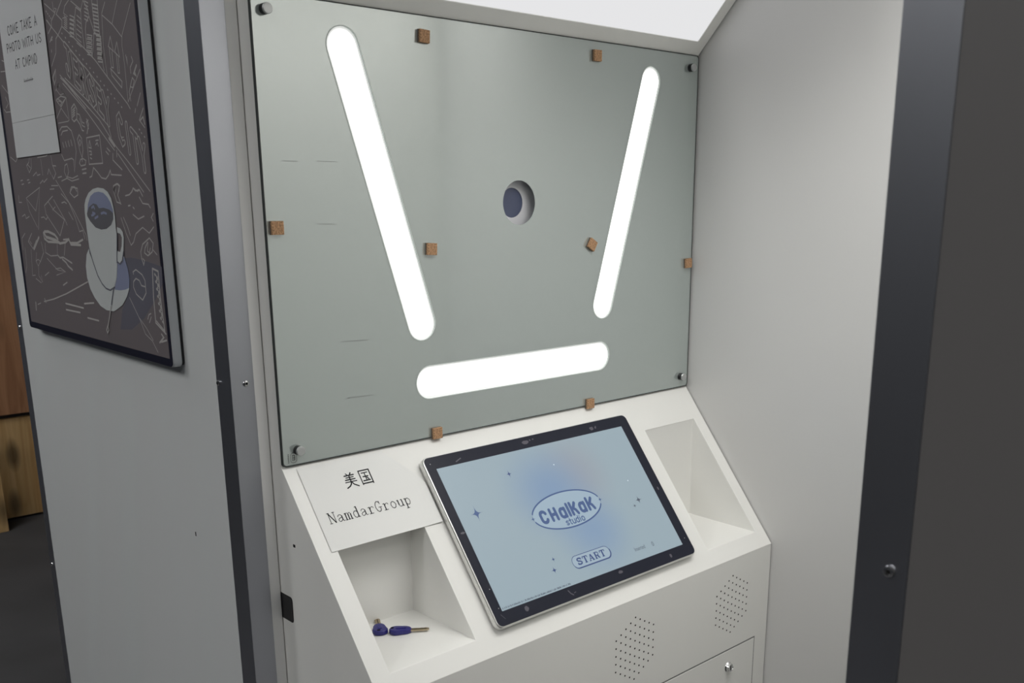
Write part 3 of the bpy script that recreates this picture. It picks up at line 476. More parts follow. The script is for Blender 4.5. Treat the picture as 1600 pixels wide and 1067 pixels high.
# drawing on the wall display (metres in the plane of its picture: right, up)
DOODLES=[(0.003,[(-0.0766,0.5862),(-0.031,0.5656),(-0.0528,0.5557),(-0.0552,0.5468)]),(0.003,[(0.0074,0.581),(-0.0254,0.563),(-0.0014,0.5506)]),(0.003,[(-0.0773,0.5602),(-0.0564,0.5464),(-0.0755,0.5379)]),(0.003,[(-0.0554,0.5463),(-0.0103,0.5196),(0.027,0.4999),(0.0547,0.483),(0.0864,0.466),(0.1164,0.4464),(0.1403,0.4306)]),(0.003,[(-0.0045,0.5422),(-0.026,0.5317),(-0.0409,0.526),(-0.0493,0.504),(-0.0775,0.485)]),(0.003,[(-0.0014,0.5506),(-0.0048,0.5414),(0.031,0.5248),(0.0836,0.499),(0.1261,0.4765),(0.1714,0.4466),(0.2395,0.4027),(0.2475,0.3952)]),(0.0025,[(-0.0369,0.5835),(-0.0361,0.5723),(-0.0306,0.5668),(-0.0216,0.5705),(-0.0307,0.5732)]),(0.0025,[(0.0399,0.5768),(0.0182,0.5702),(0.0096,0.5603),(0.0267,0.5535),(0.0021,0.5533)]),(0.0025,[(0.0486,0.5741),(0.0891,0.556),(0.1025,0.5687)]),(0.003,[(0.0681,0.5624),(0.0589,0.5497),(0.0548,0.5175)]),(0.003,[(0.0681,0.5624),(0.0883,0.5538),(0.0845,0.5359),(0.086,0.4996)]),(0.0025,[(0.0685,0.5501),(0.0865,0.5418)]),(0.0025,[(0.0661,0.5434),(0.0843,0.5352)]),(0.0025,[(0.0638,0.5368),(0.082,0.5285)]),(0.0025,[(0.0615,0.5301),(0.0797,0.5219)]),(0.0025,[(0.0591,0.5233),(0.0774,0.5152)]),(0.0025,[(0.0568,0.5166),(0.0751,0.5084)]),(0.0025,[(0.0544,0.5098),(0.0728,0.5016)]),(0.0025,[(0.0109,0.557),(0.0228,0.5493)]),(0.0025,[(0.0097,0.5537),(0.0218,0.5466)]),(0.0025,[(0.0084,0.5504),(0.0208,0.5439)]),(0.0025,[(0.0072,0.547),(0.0198,0.5412)]),(0.0025,[(0.006,0.5437),(0.0188,0.5384)]),(0.0025,[(0.0048,0.5403),(0.0179,0.5357)]),(0.003,[(0.0366,0.5539),(0.0561,0.5485),(0.0523,0.5443),(0.0356,0.5486)]),(0.003,[(0.0343,0.5476),(0.0539,0.5422),(0.0501,0.538),(0.0333,0.5423)]),(0.003,[(0.032,0.5413),(0.0517,0.536),(0.0478,0.5317),(0.0311,0.536)]),(0.003,[(0.0298,0.535),(0.0495,0.5297),(0.0456,0.5254),(0.0288,0.5296)]),(0.003,[(0.0275,0.5286),(0.0473,0.5234),(0.0434,0.5191),(0.0265,0.5232)]),(0.003,[(0.1025,0.5687),(0.1193,0.5515),(0.1208,0.5423),(0.1049,0.5351),(0.0992,0.5251),(0.0954,0.4932)]),(0.003,[(0.1208,0.5423),(0.1351,0.5181),(0.1171,0.4834)]),(0.003,[(0.1086,0.5664),(0.1227,0.5616)]),(0.003,[(0.1069,0.5613),(0.121,0.5566)]),(0.003,[(0.1051,0.5563),(0.1193,0.5515)]),(0.003,[(0.1034,0.5512),(0.1177,0.5465)]),(0.003,[(0.1017,0.5461),(0.116,0.5414)]),(0.003,[(0.1,0.541),(0.1143,0.5363)]),(0.003,[(0.1033,0.517),(0.1246,0.5132),(0.1212,0.5098),(0.1043,0.5131)]),(0.003,[(0.1013,0.5108),(0.1226,0.507),(0.1192,0.5036),(0.1022,0.5069)]),(0.003,[(0.0992,0.5046),(0.1206,0.5008),(0.1172,0.4974),(0.1002,0.5006)]),(0.003,[(0.0971,0.4983),(0.1185,0.4946),(0.1152,0.4911),(0.0981,0.4943)]),(0.003,[(0.095,0.492),(0.1165,0.4884),(0.1131,0.4849),(0.096,0.488)]),(0.003,[(0.139,0.5639),(0.1389,0.5162),(0.132,0.5154)]),(0.003,[(0.162,0.561),(0.1567,0.5172),(0.1575,0.4645),(0.1598,0.4582)]),(0.004,[(0.1392,0.558),(0.1616,0.5529)]),(0.004,[(0.1388,0.5527),(0.1608,0.5477)]),(0.004,[(0.1384,0.5474),(0.16,0.5425)]),(0.004,[(0.138,0.5421),(0.1592,0.5373)]),(0.004,[(0.1376,0.5367),(0.1584,0.5321)]),(0.004,[(0.1372,0.5314),(0.1576,0.5268)]),(0.004,[(0.1368,0.526),(0.1568,0.5215)]),(0.004,[(0.1364,0.5207),(0.1559,0.5163)]),(0.004,[(0.1359,0.5153),(0.1551,0.511)]),(0.0035,[(0.1417,0.5114),(0.1603,0.5082),(0.1603,0.5041),(0.1424,0.5068)]),(0.0035,[(0.1409,0.5047),(0.1595,0.5015),(0.1596,0.4975),(0.1416,0.5001)]),(0.0035,[(0.1401,0.498),(0.1587,0.4949),(0.1588,0.4908),(0.1408,0.4933)]),(0.0035,[(0.1392,0.4912),(0.1579,0.4882),(0.158,0.4841),(0.14,0.4866)]),(0.0035,[(0.1384,0.4845),(0.1571,0.4815),(0.1572,0.4774),(0.1391,0.4798)]),(0.0035,[(0.1376,0.4777),(0.1563,0.4748),(0.1564,0.4707),(0.1383,0.4731)]),(0.0025,[(0.1917,0.5542),(0.1747,0.5403),(0.167,0.4952),(0.1699,0.449)]),(0.0025,[(0.1759,0.5372),(0.2124,0.5198),(0.2429,0.4991),(0.2879,0.5405)]),(0.0025,[(0.2399,0.5509),(0.2123,0.522)]),(0.0025,[(0.2448,0.4989),(0.2412,0.4863),(0.2433,0.4585),(0.2423,0.4055),(0.299,0.4478)]),(0.003,[(0.1987,0.5045),(0.187,0.491),(0.2052,0.4818),(0.1987,0.5045)]),(0.003,[(0.222,0.494),(0.2098,0.4806),(0.2269,0.4716),(0.222,0.494)]),(0.003,[(0.1902,0.4877),(0.1903,0.4601),(0.1983,0.4587),(0.1989,0.4817)]),(0.003,[(0.2154,0.4771),(0.2144,0.4499),(0.2203,0.449),(0.2221,0.4721)]),(0.003,[(0.1858,0.459),(0.2268,0.4363),(0.2231,0.4276),(0.1889,0.4483),(0.1866,0.459)]),(0.004,[(-0.0099,0.5316),(-0.0078,0.5304)]),(0.004,[(0.0042,0.5233),(0.0063,0.5221)]),(0.004,[(0.0182,0.5151),(0.0203,0.5139)]),(0.004,[(0.0321,0.5069),(0.0341,0.5057)]),(0.004,[(0.0459,0.4988),(0.0479,0.4977)]),(0.004,[(0.0595,0.4908),(0.0615,0.4897)]),(0.004,[(0.073,0.4829),(0.0749,0.4818)]),(0.004,[(0.0864,0.475),(0.0883,0.4739)]),(0.004,[(0.0996,0.4672),(0.1015,0.4661)]),(0.004,[(0.1127,0.4595),(0.1146,0.4584)]),(0.004,[(0.1258,0.4519),(0.1276,0.4508)]),(0.004,[(0.1387,0.4443),(0.1405,0.4432)]),(0.004,[(0.1514,0.4367),(0.1533,0.4357)]),(0.004,[(0.1641,0.4293),(0.166,0.4282)]),(0.004,[(0.1767,0.4219),(0.1785,0.4209)]),(0.004,[(0.1891,0.4146),(0.1909,0.4136)]),(0.004,[(0.2015,0.4073),(0.2033,0.4063)]),(0.004,[(0.2137,0.4001),(0.2155,0.3991)]),(0.004,[(-0.0731,0.5736),(-0.0714,0.5724)]),(0.004,[(-0.0669,0.5693),(-0.0652,0.5681)]),(0.004,[(-0.0607,0.5649),(-0.0591,0.5638)]),(0.004,[(-0.0546,0.5606),(-0.0529,0.5595)]),(0.003,[(0.2543,0.4691),(0.2549,0.4574),(0.2512,0.4723)]),(0.003,[(0.2717,0.4682),(0.2757,0.4613),(0.2638,0.4538),(0.2634,0.4451)]),(0.006,[(0.2874,0.4546),(0.2748,0.4441),(0.2817,0.4407),(0.2775,0.4468)]),(0.003,[(0.2676,0.4389),(0.2563,0.4267),(0.2655,0.4245),(0.274,0.4341),(0.2676,0.4389),(0.2503,0.4197),(0.2526,0.4063)]),(0.003,[(-0.0596,0.5313),(-0.0696,0.5258),(-0.0589,0.5263)]),(0.003,[(-0.0701,0.511),(-0.0695,0.5084)]),(0.003,[(-0.0605,0.4786),(-0.0772,0.4649),(-0.0727,0.4561)]),(0.003,[(-0.0617,0.4753),(-0.0651,0.4623),(-0.0758,0.4547)]),(0.003,[(-0.0422,0.4679),(-0.007,0.4462),(0.0618,0.4066)]),(0.003,[(-0.0293,0.4611),(0.0756,0.4058)]),(0.0025,[(-0.0548,0.4548),(-0.0687,0.4457),(-0.0539,0.4363),(-0.0357,0.4367),(-0.0548,0.4548),(-0.0257,0.4294),(-0.0604,0.419),(-0.0746,0.4301),(-0.047,0.4341)]),(0.003,[(-0.0653,0.4269),(-0.0506,0.4243),(-0.055,0.4195)]),(0.003,[(-0.041,0.463),(0.0531,0.4181),(0.116,0.3856),(0.1729,0.343),(0.2188,0.3169),(0.2914,0.272)]),(0.003,[(-0.02,0.4613),(0.0689,0.4205),(0.1505,0.3755),(0.1587,0.3569)]),(0.008,[(0.1491,0.3556),(0.1683,0.3432)]),(0.003,[(-0.0336,0.4536),(0.0628,0.4021),(0.1547,0.3437),(0.1664,0.3366)]),(0.003,[(0.1784,0.3312),(0.2663,0.2709)]),(0.003,[(-0.0729,0.4442),(-0.0551,0.4544),(-0.0259,0.4302),(-0.0556,0.4162),(-0.0761,0.4282),(-0.0518,0.4338),(-0.0312,0.4306)]),(0.003,[(-0.0693,0.4314),(-0.0497,0.4247),(-0.0546,0.4188)]),(0.0025,[(-0.0259,0.4302),(-0.0233,0.3929),(-0.0293,0.3911),(-0.0791,0.3904)]),(0.0025,[(-0.0563,0.4144),(-0.0276,0.3958)]),(0.0025,[(-0.0563,0.4144),(-0.0844,0.3988)]),(0.004,[(0.0093,0.4174),(-0.006,0.4114),(-0.0096,0.394),(-0.0007,0.3891),(0.0137,0.3927),(0.019,0.4081),(0.0093,0.4174)]),(0.0035,[(-0.0021,0.4076),(0.0107,0.4112)]),(0.0035,[(-0.0034,0.4038),(0.0094,0.4075)]),(0.0035,[(-0.0048,0.4),(0.0081,0.4037)]),(0.0035,[(-0.0061,0.3962),(0.0068,0.3999)]),(0.003,[(0.0166,0.4013),(0.0287,0.3989),(0.0372,0.3863),(0.0466,0.3841)]),(0.004,[(0.0134,0.3919),(0.026,0.3833),(0.0328,0.3734),(0.0401,0.3722)]),(0.003,[(0.0267,0.3929),(0.0355,0.3811),(0.0471,0.378)]),(0.004,[(0.0588,0.3903),(0.0658,0.3814),(0.0536,0.3672)]),(0.004,[(0.0656,0.3882),(0.0571,0.3852),(0.0636,0.3746)]),(0.0035,[(-0.0783,0.3775),(-0.065,0.3833),(-0.0377,0.3829),(-0.019,0.3749),(-0.0095,0.3566),(-0.0072,0.3404),(-0.0271,0.3064),(-0.0243,0.3264),(-0.0325,0.3294),(-0.0719,0.3267),(-0.0821,0.3372)]),(0.0035,[(-0.0727,0.37),(-0.0622,0.3759),(-0.0373,0.3766)]),(0.004,[(-0.0691,0.357),(-0.0655,0.3487)]),(0.004,[(-0.0549,0.358),(-0.0515,0.3493)]),(0.004,[(-0.0409,0.3589),(-0.0376,0.3499)]),(0.004,[(-0.0271,0.3598),(-0.0239,0.3505)]),(0.0035,[(0.0162,0.3671),(0.0048,0.3596),(0.011,0.3398),(0.0177,0.3289),(0.026,0.3411),(0.0259,0.3605),(0.0162,0.3671)]),(0.003,[(0.0166,0.3591),(0.0097,0.3541),(0.014,0.3486),(0.0213,0.3545),(0.0166,0.3591)]),(0.0035,[(0.0091,0.3265),(0.0017,0.3204),(0.008,0.3157),(0.0292,0.3171),(0.0341,0.324),(0.0224,0.3274),(0.0091,0.3265)]),(0.0035,[(0.0177,0.3289),(0.0167,0.3227)]),(0.004,[(0.0111,0.3094),(0.0312,0.3108)]),(0.004,[(0.0115,0.3031),(0.0289,0.3037)]),(0.0035,[(0.0489,0.3605),(0.1086,0.3623),(0.1091,0.3179),(0.0473,0.3175),(0.0489,0.3605)]),(0.0035,[(0.0623,0.3556),(0.0658,0.3433),(0.0547,0.3446),(0.0596,0.3548)]),(0.0035,[(0.0542,0.3385),(0.0641,0.3381),(0.0639,0.3329),(0.0559,0.3331)]),(0.0035,[(0.0557,0.3279),(0.0626,0.326)]),(0.0035,[(0.0892,0.3546),(0.1015,0.3549)]),(0.0035,[(0.087,0.3478),(0.0953,0.3509),(0.0985,0.3456)]),(0.0035,[(0.129,0.3361),(0.1391,0.3307)]),(0.0035,[(0.1352,0.341),(0.1467,0.3355)]),(0.0035,[(0.1581,0.3318),(0.1551,0.3218),(0.1891,0.306)]),(0.0035,[(0.1754,0.3363),(0.1734,0.3264)]),(0.0035,[(0.0428,0.2963),(0.0535,0.2979),(0.0655,0.3119),(0.0805,0.3046),(0.097,0.2947),(0.1157,0.2927),(0.1293,0.2985),(0.1387,0.3061),(0.1413,0.2992),(0.1844,0.2974)]),(0.003,[(0.1945,0.3554),(0.2098,0.3548)]),(0.003,[(0.292,0.415),(0.275,0.3976)]),(0.003,[(0.2679,0.3941),(0.2643,0.3888)]),(0.003,[(0.2964,0.3932),(0.2778,0.3771),(0.2952,0.3653)]),(0.004,[(0.2819,0.3769),(0.2932,0.381),(0.2964,0.37)]),(0.004,[(0.2735,0.364),(0.2753,0.363)]),(0.004,[(0.2803,0.3585),(0.282,0.3575)]),(0.004,[(0.2902,0.3526),(0.292,0.3516)]),(0.003,[(-0.0989,0.2917),(-0.0691,0.296),(-0.0569,0.307),(-0.0601,0.3209),(-0.0721,0.3184),(-0.079,0.3074),(-0.0691,0.296),(-0.046,0.2911),(-0.0099,0.2943)]),(0.003,[(-0.0681,0.2988),(-0.0417,0.2956),(-0.0133,0.2998)]),(0.0035,[(-0.0599,0.2754),(-0.0524,0.2809),(-0.0359,0.2812),(-0.0278,0.2734)]),(0.0035,[(0.1427,0.2726),(0.1453,0.2812),(0.1601,0.2845),(0.1706,0.281),(0.1658,0.2725)]),(0.003,[(0.1568,0.2811),(0.152,0.2726)]),(0.003,[(0.2195,0.2723),(0.2274,0.2772),(0.2411,0.2722),(0.2501,0.2738)]),(0.003,[(-0.3788,0.3412),(-0.3486,0.3311),(-0.3352,0.3379)]),(0.003,[(-0.2631,0.336),(-0.2696,0.3282),(-0.2851,0.3225),(-0.2744,0.3092),(-0.2578,0.3179),(-0.2539,0.3347)]),(0.003,[(-0.2806,0.3254),(-0.2642,0.3181)]),(0.0025,[(-0.1983,0.3323),(-0.1978,0.303)]),(0.0025,[(-0.1395,0.3365),(-0.1373,0.3193)]),(0.003,[(-0.2156,0.3357),(-0.166,0.3372),(-0.1593,0.3389)]),(0.003,[(-0.2544,0.3029),(-0.2326,0.3095),(-0.2287,0.3035),(-0.2124,0.3052)]),(0.003,[(-0.2191,0.2885),(-0.2013,0.2943),(-0.1967,0.2903),(-0.1758,0.2969)]),(0.003,[(-0.1698,0.3046),(-0.1601,0.314),(-0.1519,0.3043)]),(0.0035,[(-0.1373,0.3193),(-0.1201,0.3185)]),(0.003,[(-0.1351,0.3174),(-0.1249,0.3057),(-0.1405,0.2955),(-0.1468,0.3023)]),(0.0035,[(-0.1162,0.298),(-0.0956,0.2996)]),(0.0035,[(-0.3338,0.2948),(-0.3212,0.2959)]),(0.0035,[(-0.3302,0.2876),(-0.3176,0.2887)]),(0.0035,[(-0.2934,0.2954),(-0.2811,0.2964)]),(0.0035,[(-0.289,0.2902),(-0.2767,0.2913)]),(0.003,[(-0.2252,0.2813),(-0.3144,0.2617),(-0.2655,0.2373),(-0.2252,0.2813),(-0.2636,0.2024)]),(0.0025,[(-0.3124,0.2586),(-0.305,0.2369),(-0.2684,0.2064)]),(0.003,[(-0.158,0.2652),(-0.2105,0.2478),(-0.2076,0.2318),(-0.1437,0.1932),(-0.1093,0.2232),(-0.1617,0.2402),(-0.1862,0.2548)]),(0.003,[(-0.1546,0.2588),(-0.1043,0.2214),(-0.0985,0.2138)]),(0.0025,[(-0.1677,0.2401),(-0.1505,0.2461)]),(0.003,[(-0.1682,0.2777),(-0.1442,0.2782)]),(0.003,[(-0.1568,0.2841),(-0.1216,0.2838)]),(0.003,[(-0.1296,0.2934),(-0.053,0.2392),(-0.0075,0.1987),(-0.0053,0.1894)]),(0.003,[(-0.1096,0.2694),(-0.0754,0.2542),(-0.0515,0.2279),(-0.038,0.2036),(-0.0211,0.2059),(-0.0154,0.191)]),(0.0035,[(-0.0638,0.2711),(-0.0467,0.2804),(-0.023,0.2784),(-0.0242,0.2673),(-0.0448,0.2627),(-0.0638,0.2711)]),(0.0035,[(-0.1128,0.2531),(-0.0977,0.2551),(-0.0874,0.2522)]),(0.003,[(-0.0816,0.237),(-0.0639,0.2239)]),(0.003,[(-0.3598,0.2669),(-0.3624,0.2532),(-0.3452,0.2533)]),(0.003,[(-0.3537,0.2259),(-0.3347,0.2303),(-0.3315,0.222),(-0.3094,0.2264)]),(0.003,[(-0.2383,0.2253),(-0.2221,0.2266),(-0.2115,0.2217),(-0.2002,0.2269)]),(0.009,[(-0.2339,0.1969),(-0.2244,0.189),(-0.1709,0.1845),(-0.149,0.1792)]),(0.008,[(-0.2299,0.1991),(-0.2078,0.1996),(-0.1731,0.1944),(-0.158,0.1868)]),(0.007,[(-0.2371,0.1968),(-0.2352,0.1856),(-0.2154,0.1801),(-0.1603,0.1808)]),(0.007,[(-0.149,0.1792),(-0.1186,0.1821),(-0.099,0.1885),(-0.091,0.1791),(-0.0408,0.1797)]),(0.005,[(-0.1285,0.1867),(-0.099,0.1885)]),(0.006,[(-0.09,0.182),(-0.0561,0.1831),(-0.0265,0.1897)]),(0.0035,[(0.1913,0.2655),(0.2075,0.267),(0.2207,0.2721),(0.226,0.2772),(0.2344,0.2728),(0.2502,0.2749),(0.2607,0.2647)]),(0.0035,[(0.2471,0.2632),(0.2578,0.2537),(0.2798,0.2524),(0.2858,0.2473)]),(0.004,[(0.1988,0.2497),(0.2069,0.2505)]),(0.004,[(0.2178,0.2476),(0.2223,0.2454)]),(0.0035,[(0.2147,0.2363),(0.2342,0.2294),(0.2583,0.2342)]),(0.003,[(0.163,0.2304),(0.1782,0.2053),(0.1933,0.1872),(0.2046,0.1922),(0.2182,0.2063),(0.248,0.2167),(0.2721,0.2084),(0.2913,0.2183)]),(0.003,[(0.1735,0.2313),(0.1858,0.2177),(0.1944,0.2029)]),(0.003,[(0.2946,0.2387),(0.2858,0.2328),(0.2917,0.2271)]),(0.0035,[(0.1472,0.2816),(0.1645,0.2845),(0.1717,0.2814),(0.1592,0.2663),(0.1692,0.2518)]),(0.0035,[(0.1472,0.2816),(0.1428,0.274),(0.1519,0.2556),(0.1676,0.2534)]),(0.0025,[(0.1575,0.2815),(0.1518,0.2694)]),(0.0035,[(0.2364,0.1583),(0.2311,0.1672),(0.23,0.1778),(0.241,0.1903),(0.2702,0.2009),(0.2831,0.1932),(0.276,0.1796),(0.2574,0.1729),(0.2451,0.1769),(0.2491,0.1846),(0.261,0.194)]),(0.003,[(0.2628,0.194),(0.2574,0.1804),(0.2643,0.1776),(0.27,0.1853)]),(0.003,[(0.2788,0.1834),(0.2934,0.1758)]),(0.003,[(0.235,0.1674),(0.2419,0.1647),(0.236,0.1568)]),(0.003,[(-0.3515,0.1926),(-0.3743,0.1825),(-0.3782,0.1593)]),(0.003,[(-0.3089,0.1937),(-0.3369,0.177),(-0.3126,0.1636),(-0.2847,0.1813)]),(0.008,[(-0.2677,0.1874),(-0.3069,0.1629)]),(0.0025,[(-0.3273,0.1782),(-0.3176,0.1728)]),(0.0025,[(-0.3639,0.1637),(-0.3674,0.1269),(-0.3796,0.1127)]),(0.0025,[(-0.3255,0.1612),(-0.3383,0.1091),(-0.3194,0.1111)]),(0.0025,[(-0.2948,0.1567),(-0.3048,0.1394),(-0.2938,0.1304),(-0.278,0.1406),(-0.2913,0.1437),(-0.3048,0.1394)]),(0.0025,[(-0.2938,0.1304),(-0.2987,0.1112),(-0.2802,0.099),(-0.2837,0.1121)]),(0.003,[(-0.257,0.1785),(-0.2508,0.1584),(-0.2788,0.1387)]),(0.003,[(-0.2348,0.1773),(-0.2393,0.1589),(-0.2107,0.1536),(-0.1717,0.1561)]),(0.0025,[(-0.1656,0.1795),(-0.1717,0.1561)]),(0.003,[(-0.1205,0.1809),(-0.1342,0.1576)]),(0.005,[(-0.169,0.1562),(-0.1599,0.1521),(-0.1408,0.1538),(-0.0976,0.1451)]),(0.006,[(-0.1474,0.1499),(-0.1285,0.1445),(-0.1203,0.1387),(-0.0994,0.1327)]),(0.0025,[(-0.2352,0.148),(-0.1821,0.1285),(-0.1374,0.1272),(-0.1914,0.118)]),(0.0025,[(-0.1924,0.1298),(-0.1643,0.133),(-0.1401,0.1271)]),(0.003,[(-0.2601,0.1134),(-0.2344,0.1213)]),(0.003,[(-0.3192,0.1044),(-0.2896,0.0975)]),(0.004,[(-0.1603,0.1007),(-0.1367,0.1076)]),(0.004,[(-0.2869,0.0605),(-0.2264,0.0696),(-0.1501,0.085),(-0.0266,0.115)]),(0.005,[(-0.2816,0.0666),(-0.2757,0.0594)]),(0.008,[(-0.3409,0.0545),(-0.344,0.0396)]),(0.003,[(-0.3289,0.0515),(-0.3093,0.0559)]),(0.005,[(-0.1596,0.0661),(-0.0653,0.0647)]),(0.005,[(-0.1614,0.0541),(-0.0862,0.0547)]),(0.005,[(-0.0575,0.0734),(-0.0086,0.0783)]),(0.005,[(-0.0488,0.048),(0.006,0.0475)]),(0.0035,[(0.1904,0.1403),(0.189,0.1439),(0.202,0.1483),(0.2258,0.1413),(0.2351,0.1326),(0.2345,0.1216),(0.2344,0.1124),(0.2172,0.0998),(0.1934,0.1078),(0.1844,0.1185),(0.187,0.128),(0.1981,0.1338),(0.2115,0.1313),(0.2188,0.1234),(0.2324,0.1224)]),(0.005,[(0.2698,0.1535),(0.2625,0.1071),(0.2613,0.0666),(0.2975,0.0517)]),(0.005,[(0.2698,0.1535),(0.2909,0.1501),(0.2895,0.109),(0.2941,0.0522)]),(0.004,[(0.2643,0.0697),(0.2941,0.0559)]),(0.005,[(0.2692,0.035),(0.2871,0.0451),(0.2795,0.0499)]),(0.005,[(0.2763,0.0367),(0.2972,0.0416)]),(0.0035,[(0.2301,0.0695),(0.2368,0.0775),(0.2457,0.0801)]),(0.0035,[(0.2357,0.0644),(0.2452,0.0745)]),(0.0025,[(0.1623,0.1),(0.1966,0.0666),(0.2141,0.0436),(0.2397,0.0348),(0.2582,0.018)]),(0.0025,[(0.1928,0.0701),(0.2214,0.0537),(0.2437,0.0361)]),(0.006,[(0.2764,0.1449),(0.2796,0.1433)]),(0.006,[(0.2831,0.1395),(0.2862,0.1379)]),(0.006,[(0.2773,0.1335),(0.2804,0.1319)]),(0.006,[(0.284,0.1282),(0.2871,0.1266)]),(0.006,[(0.2782,0.122),(0.2813,0.1204)]),(0.006,[(0.2848,0.1167),(0.288,0.1151)]),(0.006,[(0.279,0.1106),(0.2821,0.109)]),(0.006,[(0.2857,0.1053),(0.2888,0.1037)]),(0.006,[(0.2799,0.0991),(0.283,0.0975)]),(0.006,[(0.2866,0.0938),(0.2897,0.0922)]),(0.006,[(0.2807,0.0875),(0.2839,0.0859)]),(0.006,[(0.2875,0.0822),(0.2906,0.0807)]),(0.006,[(0.2816,0.0759),(0.2847,0.0744)]),(0.006,[(0.2883,0.0707),(0.2915,0.0691)]),(0.005,[(0.2836,0.1417),(0.2859,0.1404)]),(0.005,[(0.2813,0.1359),(0.2836,0.1346)]),(0.005,[(0.2844,0.1303),(0.2867,0.129)]),(0.005,[(0.2822,0.1245),(0.2845,0.1232)]),(0.005,[(0.2853,0.1189),(0.2876,0.1176)]),(0.005,[(0.2831,0.113),(0.2854,0.1117)]),(0.005,[(0.2862,0.1075),(0.2885,0.1062)]),(0.005,[(0.2839,0.1015),(0.2862,0.1003)]),(0.005,[(0.287,0.096),(0.2894,0.0947)]),(0.005,[(0.2848,0.09),(0.2871,0.0887)]),(0.005,[(0.2879,0.0845),(0.2902,0.0832)]),(0.005,[(0.2857,0.0785),(0.288,0.0772)]),(0.003,[(-0.3724,0.4758),(-0.3335,0.4552)]),(0.003,[(-0.3789,0.4321),(-0.368,0.4254),(-0.3405,0.4248)]),(0.003,[(-0.3586,0.4529),(-0.3472,0.4402),(-0.3643,0.4332)]),(0.003,[(-0.3678,0.5003),(-0.3406,0.499)]),(0.003,[(-0.3516,0.5195),(-0.3393,0.5165)]),(0.003,[(-0.073,0.5587),(-0.0556,0.5464),(-0.0754,0.5382)]),(0.003,[(-0.056,0.5309),(-0.0726,0.5239)]),(0.003,[(-0.0694,0.5105),(-0.0707,0.5071)]),(0.003,[(-0.0626,0.4774),(-0.0808,0.4664),(-0.0745,0.4535)])]
ART={'cup':[(0.0044,0.2503),(0.0132,0.26),(0.0305,0.2705),(0.053,0.2768),(0.0759,0.279),(0.1015,0.2773),(0.1191,0.2718),(0.1308,0.2617),(0.1367,0.2463),(0.1388,0.2323),(0.1374,0.2136),(0.1374,0.1948),(0.1229,0.1455),(0.1277,0.1607),(0.1176,0.1316),(0.1016,0.1152),(0.0785,0.1075),(0.0631,0.1088),(0.0438,0.1156),(0.0265,0.1295),(0.0117,0.1516),(0.0034,0.1771),(0.0033,0.1809),(0.0016,0.2042),(0.0012,0.224),(0.0015,0.2388)],'shade':[(0.0145,0.2389),(0.0221,0.252),(0.0378,0.2649),(0.0578,0.2709),(0.0782,0.2724),(0.0993,0.2703),(0.1146,0.264),(0.1266,0.2547),(0.1336,0.2432),(0.1343,0.2385)],'coffee':[(0.0121,0.2356),(0.0248,0.2463),(0.0475,0.2529),(0.0627,0.2513),(0.0718,0.245),(0.094,0.246),(0.1188,0.243),(0.1333,0.2377),(0.1311,0.2276),(0.1176,0.2179),(0.0962,0.2112),(0.0716,0.2094),(0.0458,0.2125),(0.024,0.2227),(0.0128,0.2307)],'handle':[(0.1421,0.2153),(0.156,0.2133),(0.1648,0.208),(0.1675,0.1988),(0.1604,0.1783),(0.1547,0.1655),(0.1439,0.1572),(0.131,0.1558),(0.1268,0.1588),(0.1317,0.1757),(0.1448,0.1746),(0.1539,0.1844),(0.1592,0.1986),(0.1535,0.2046),(0.1406,0.2059)],'saucer':[(0.0006,0.1756),(-0.015,0.1641),(-0.0258,0.1433),(-0.0264,0.1227),(-0.0163,0.1027),(0.0003,0.0884),(0.0242,0.0756),(0.0521,0.0702),(0.0856,0.0707),(0.1,0.075),(0.1284,0.085),(0.1529,0.1012),(0.1667,0.1155),(0.1725,0.1327),(0.1689,0.1494),(0.1594,0.1676),(0.1294,0.1664),(0.0123,0.1537),(0.0001,0.1671)],'saucer_shade':[(0.1594,0.1676),(0.1689,0.1494),(0.1725,0.1327),(0.1669,0.1164),(0.1486,0.1124),(0.1254,0.1095),(0.0998,0.1092),(0.1176,0.1316),(0.1281,0.1569),(0.1384,0.1545),(0.1493,0.1578)],'floorshade':[(0.1232,0.0759),(0.1529,0.1012),(0.1682,0.1174),(0.1725,0.1327),(0.1689,0.1494),(0.1621,0.165),(0.1858,0.1669),(0.2322,0.1652),(0.2847,0.1604),(0.3058,0.1579),(0.3036,0.1313),(0.2711,0.1058),(0.2164,0.0702),(0.1571,0.0458),(0.1055,0.0409)]}
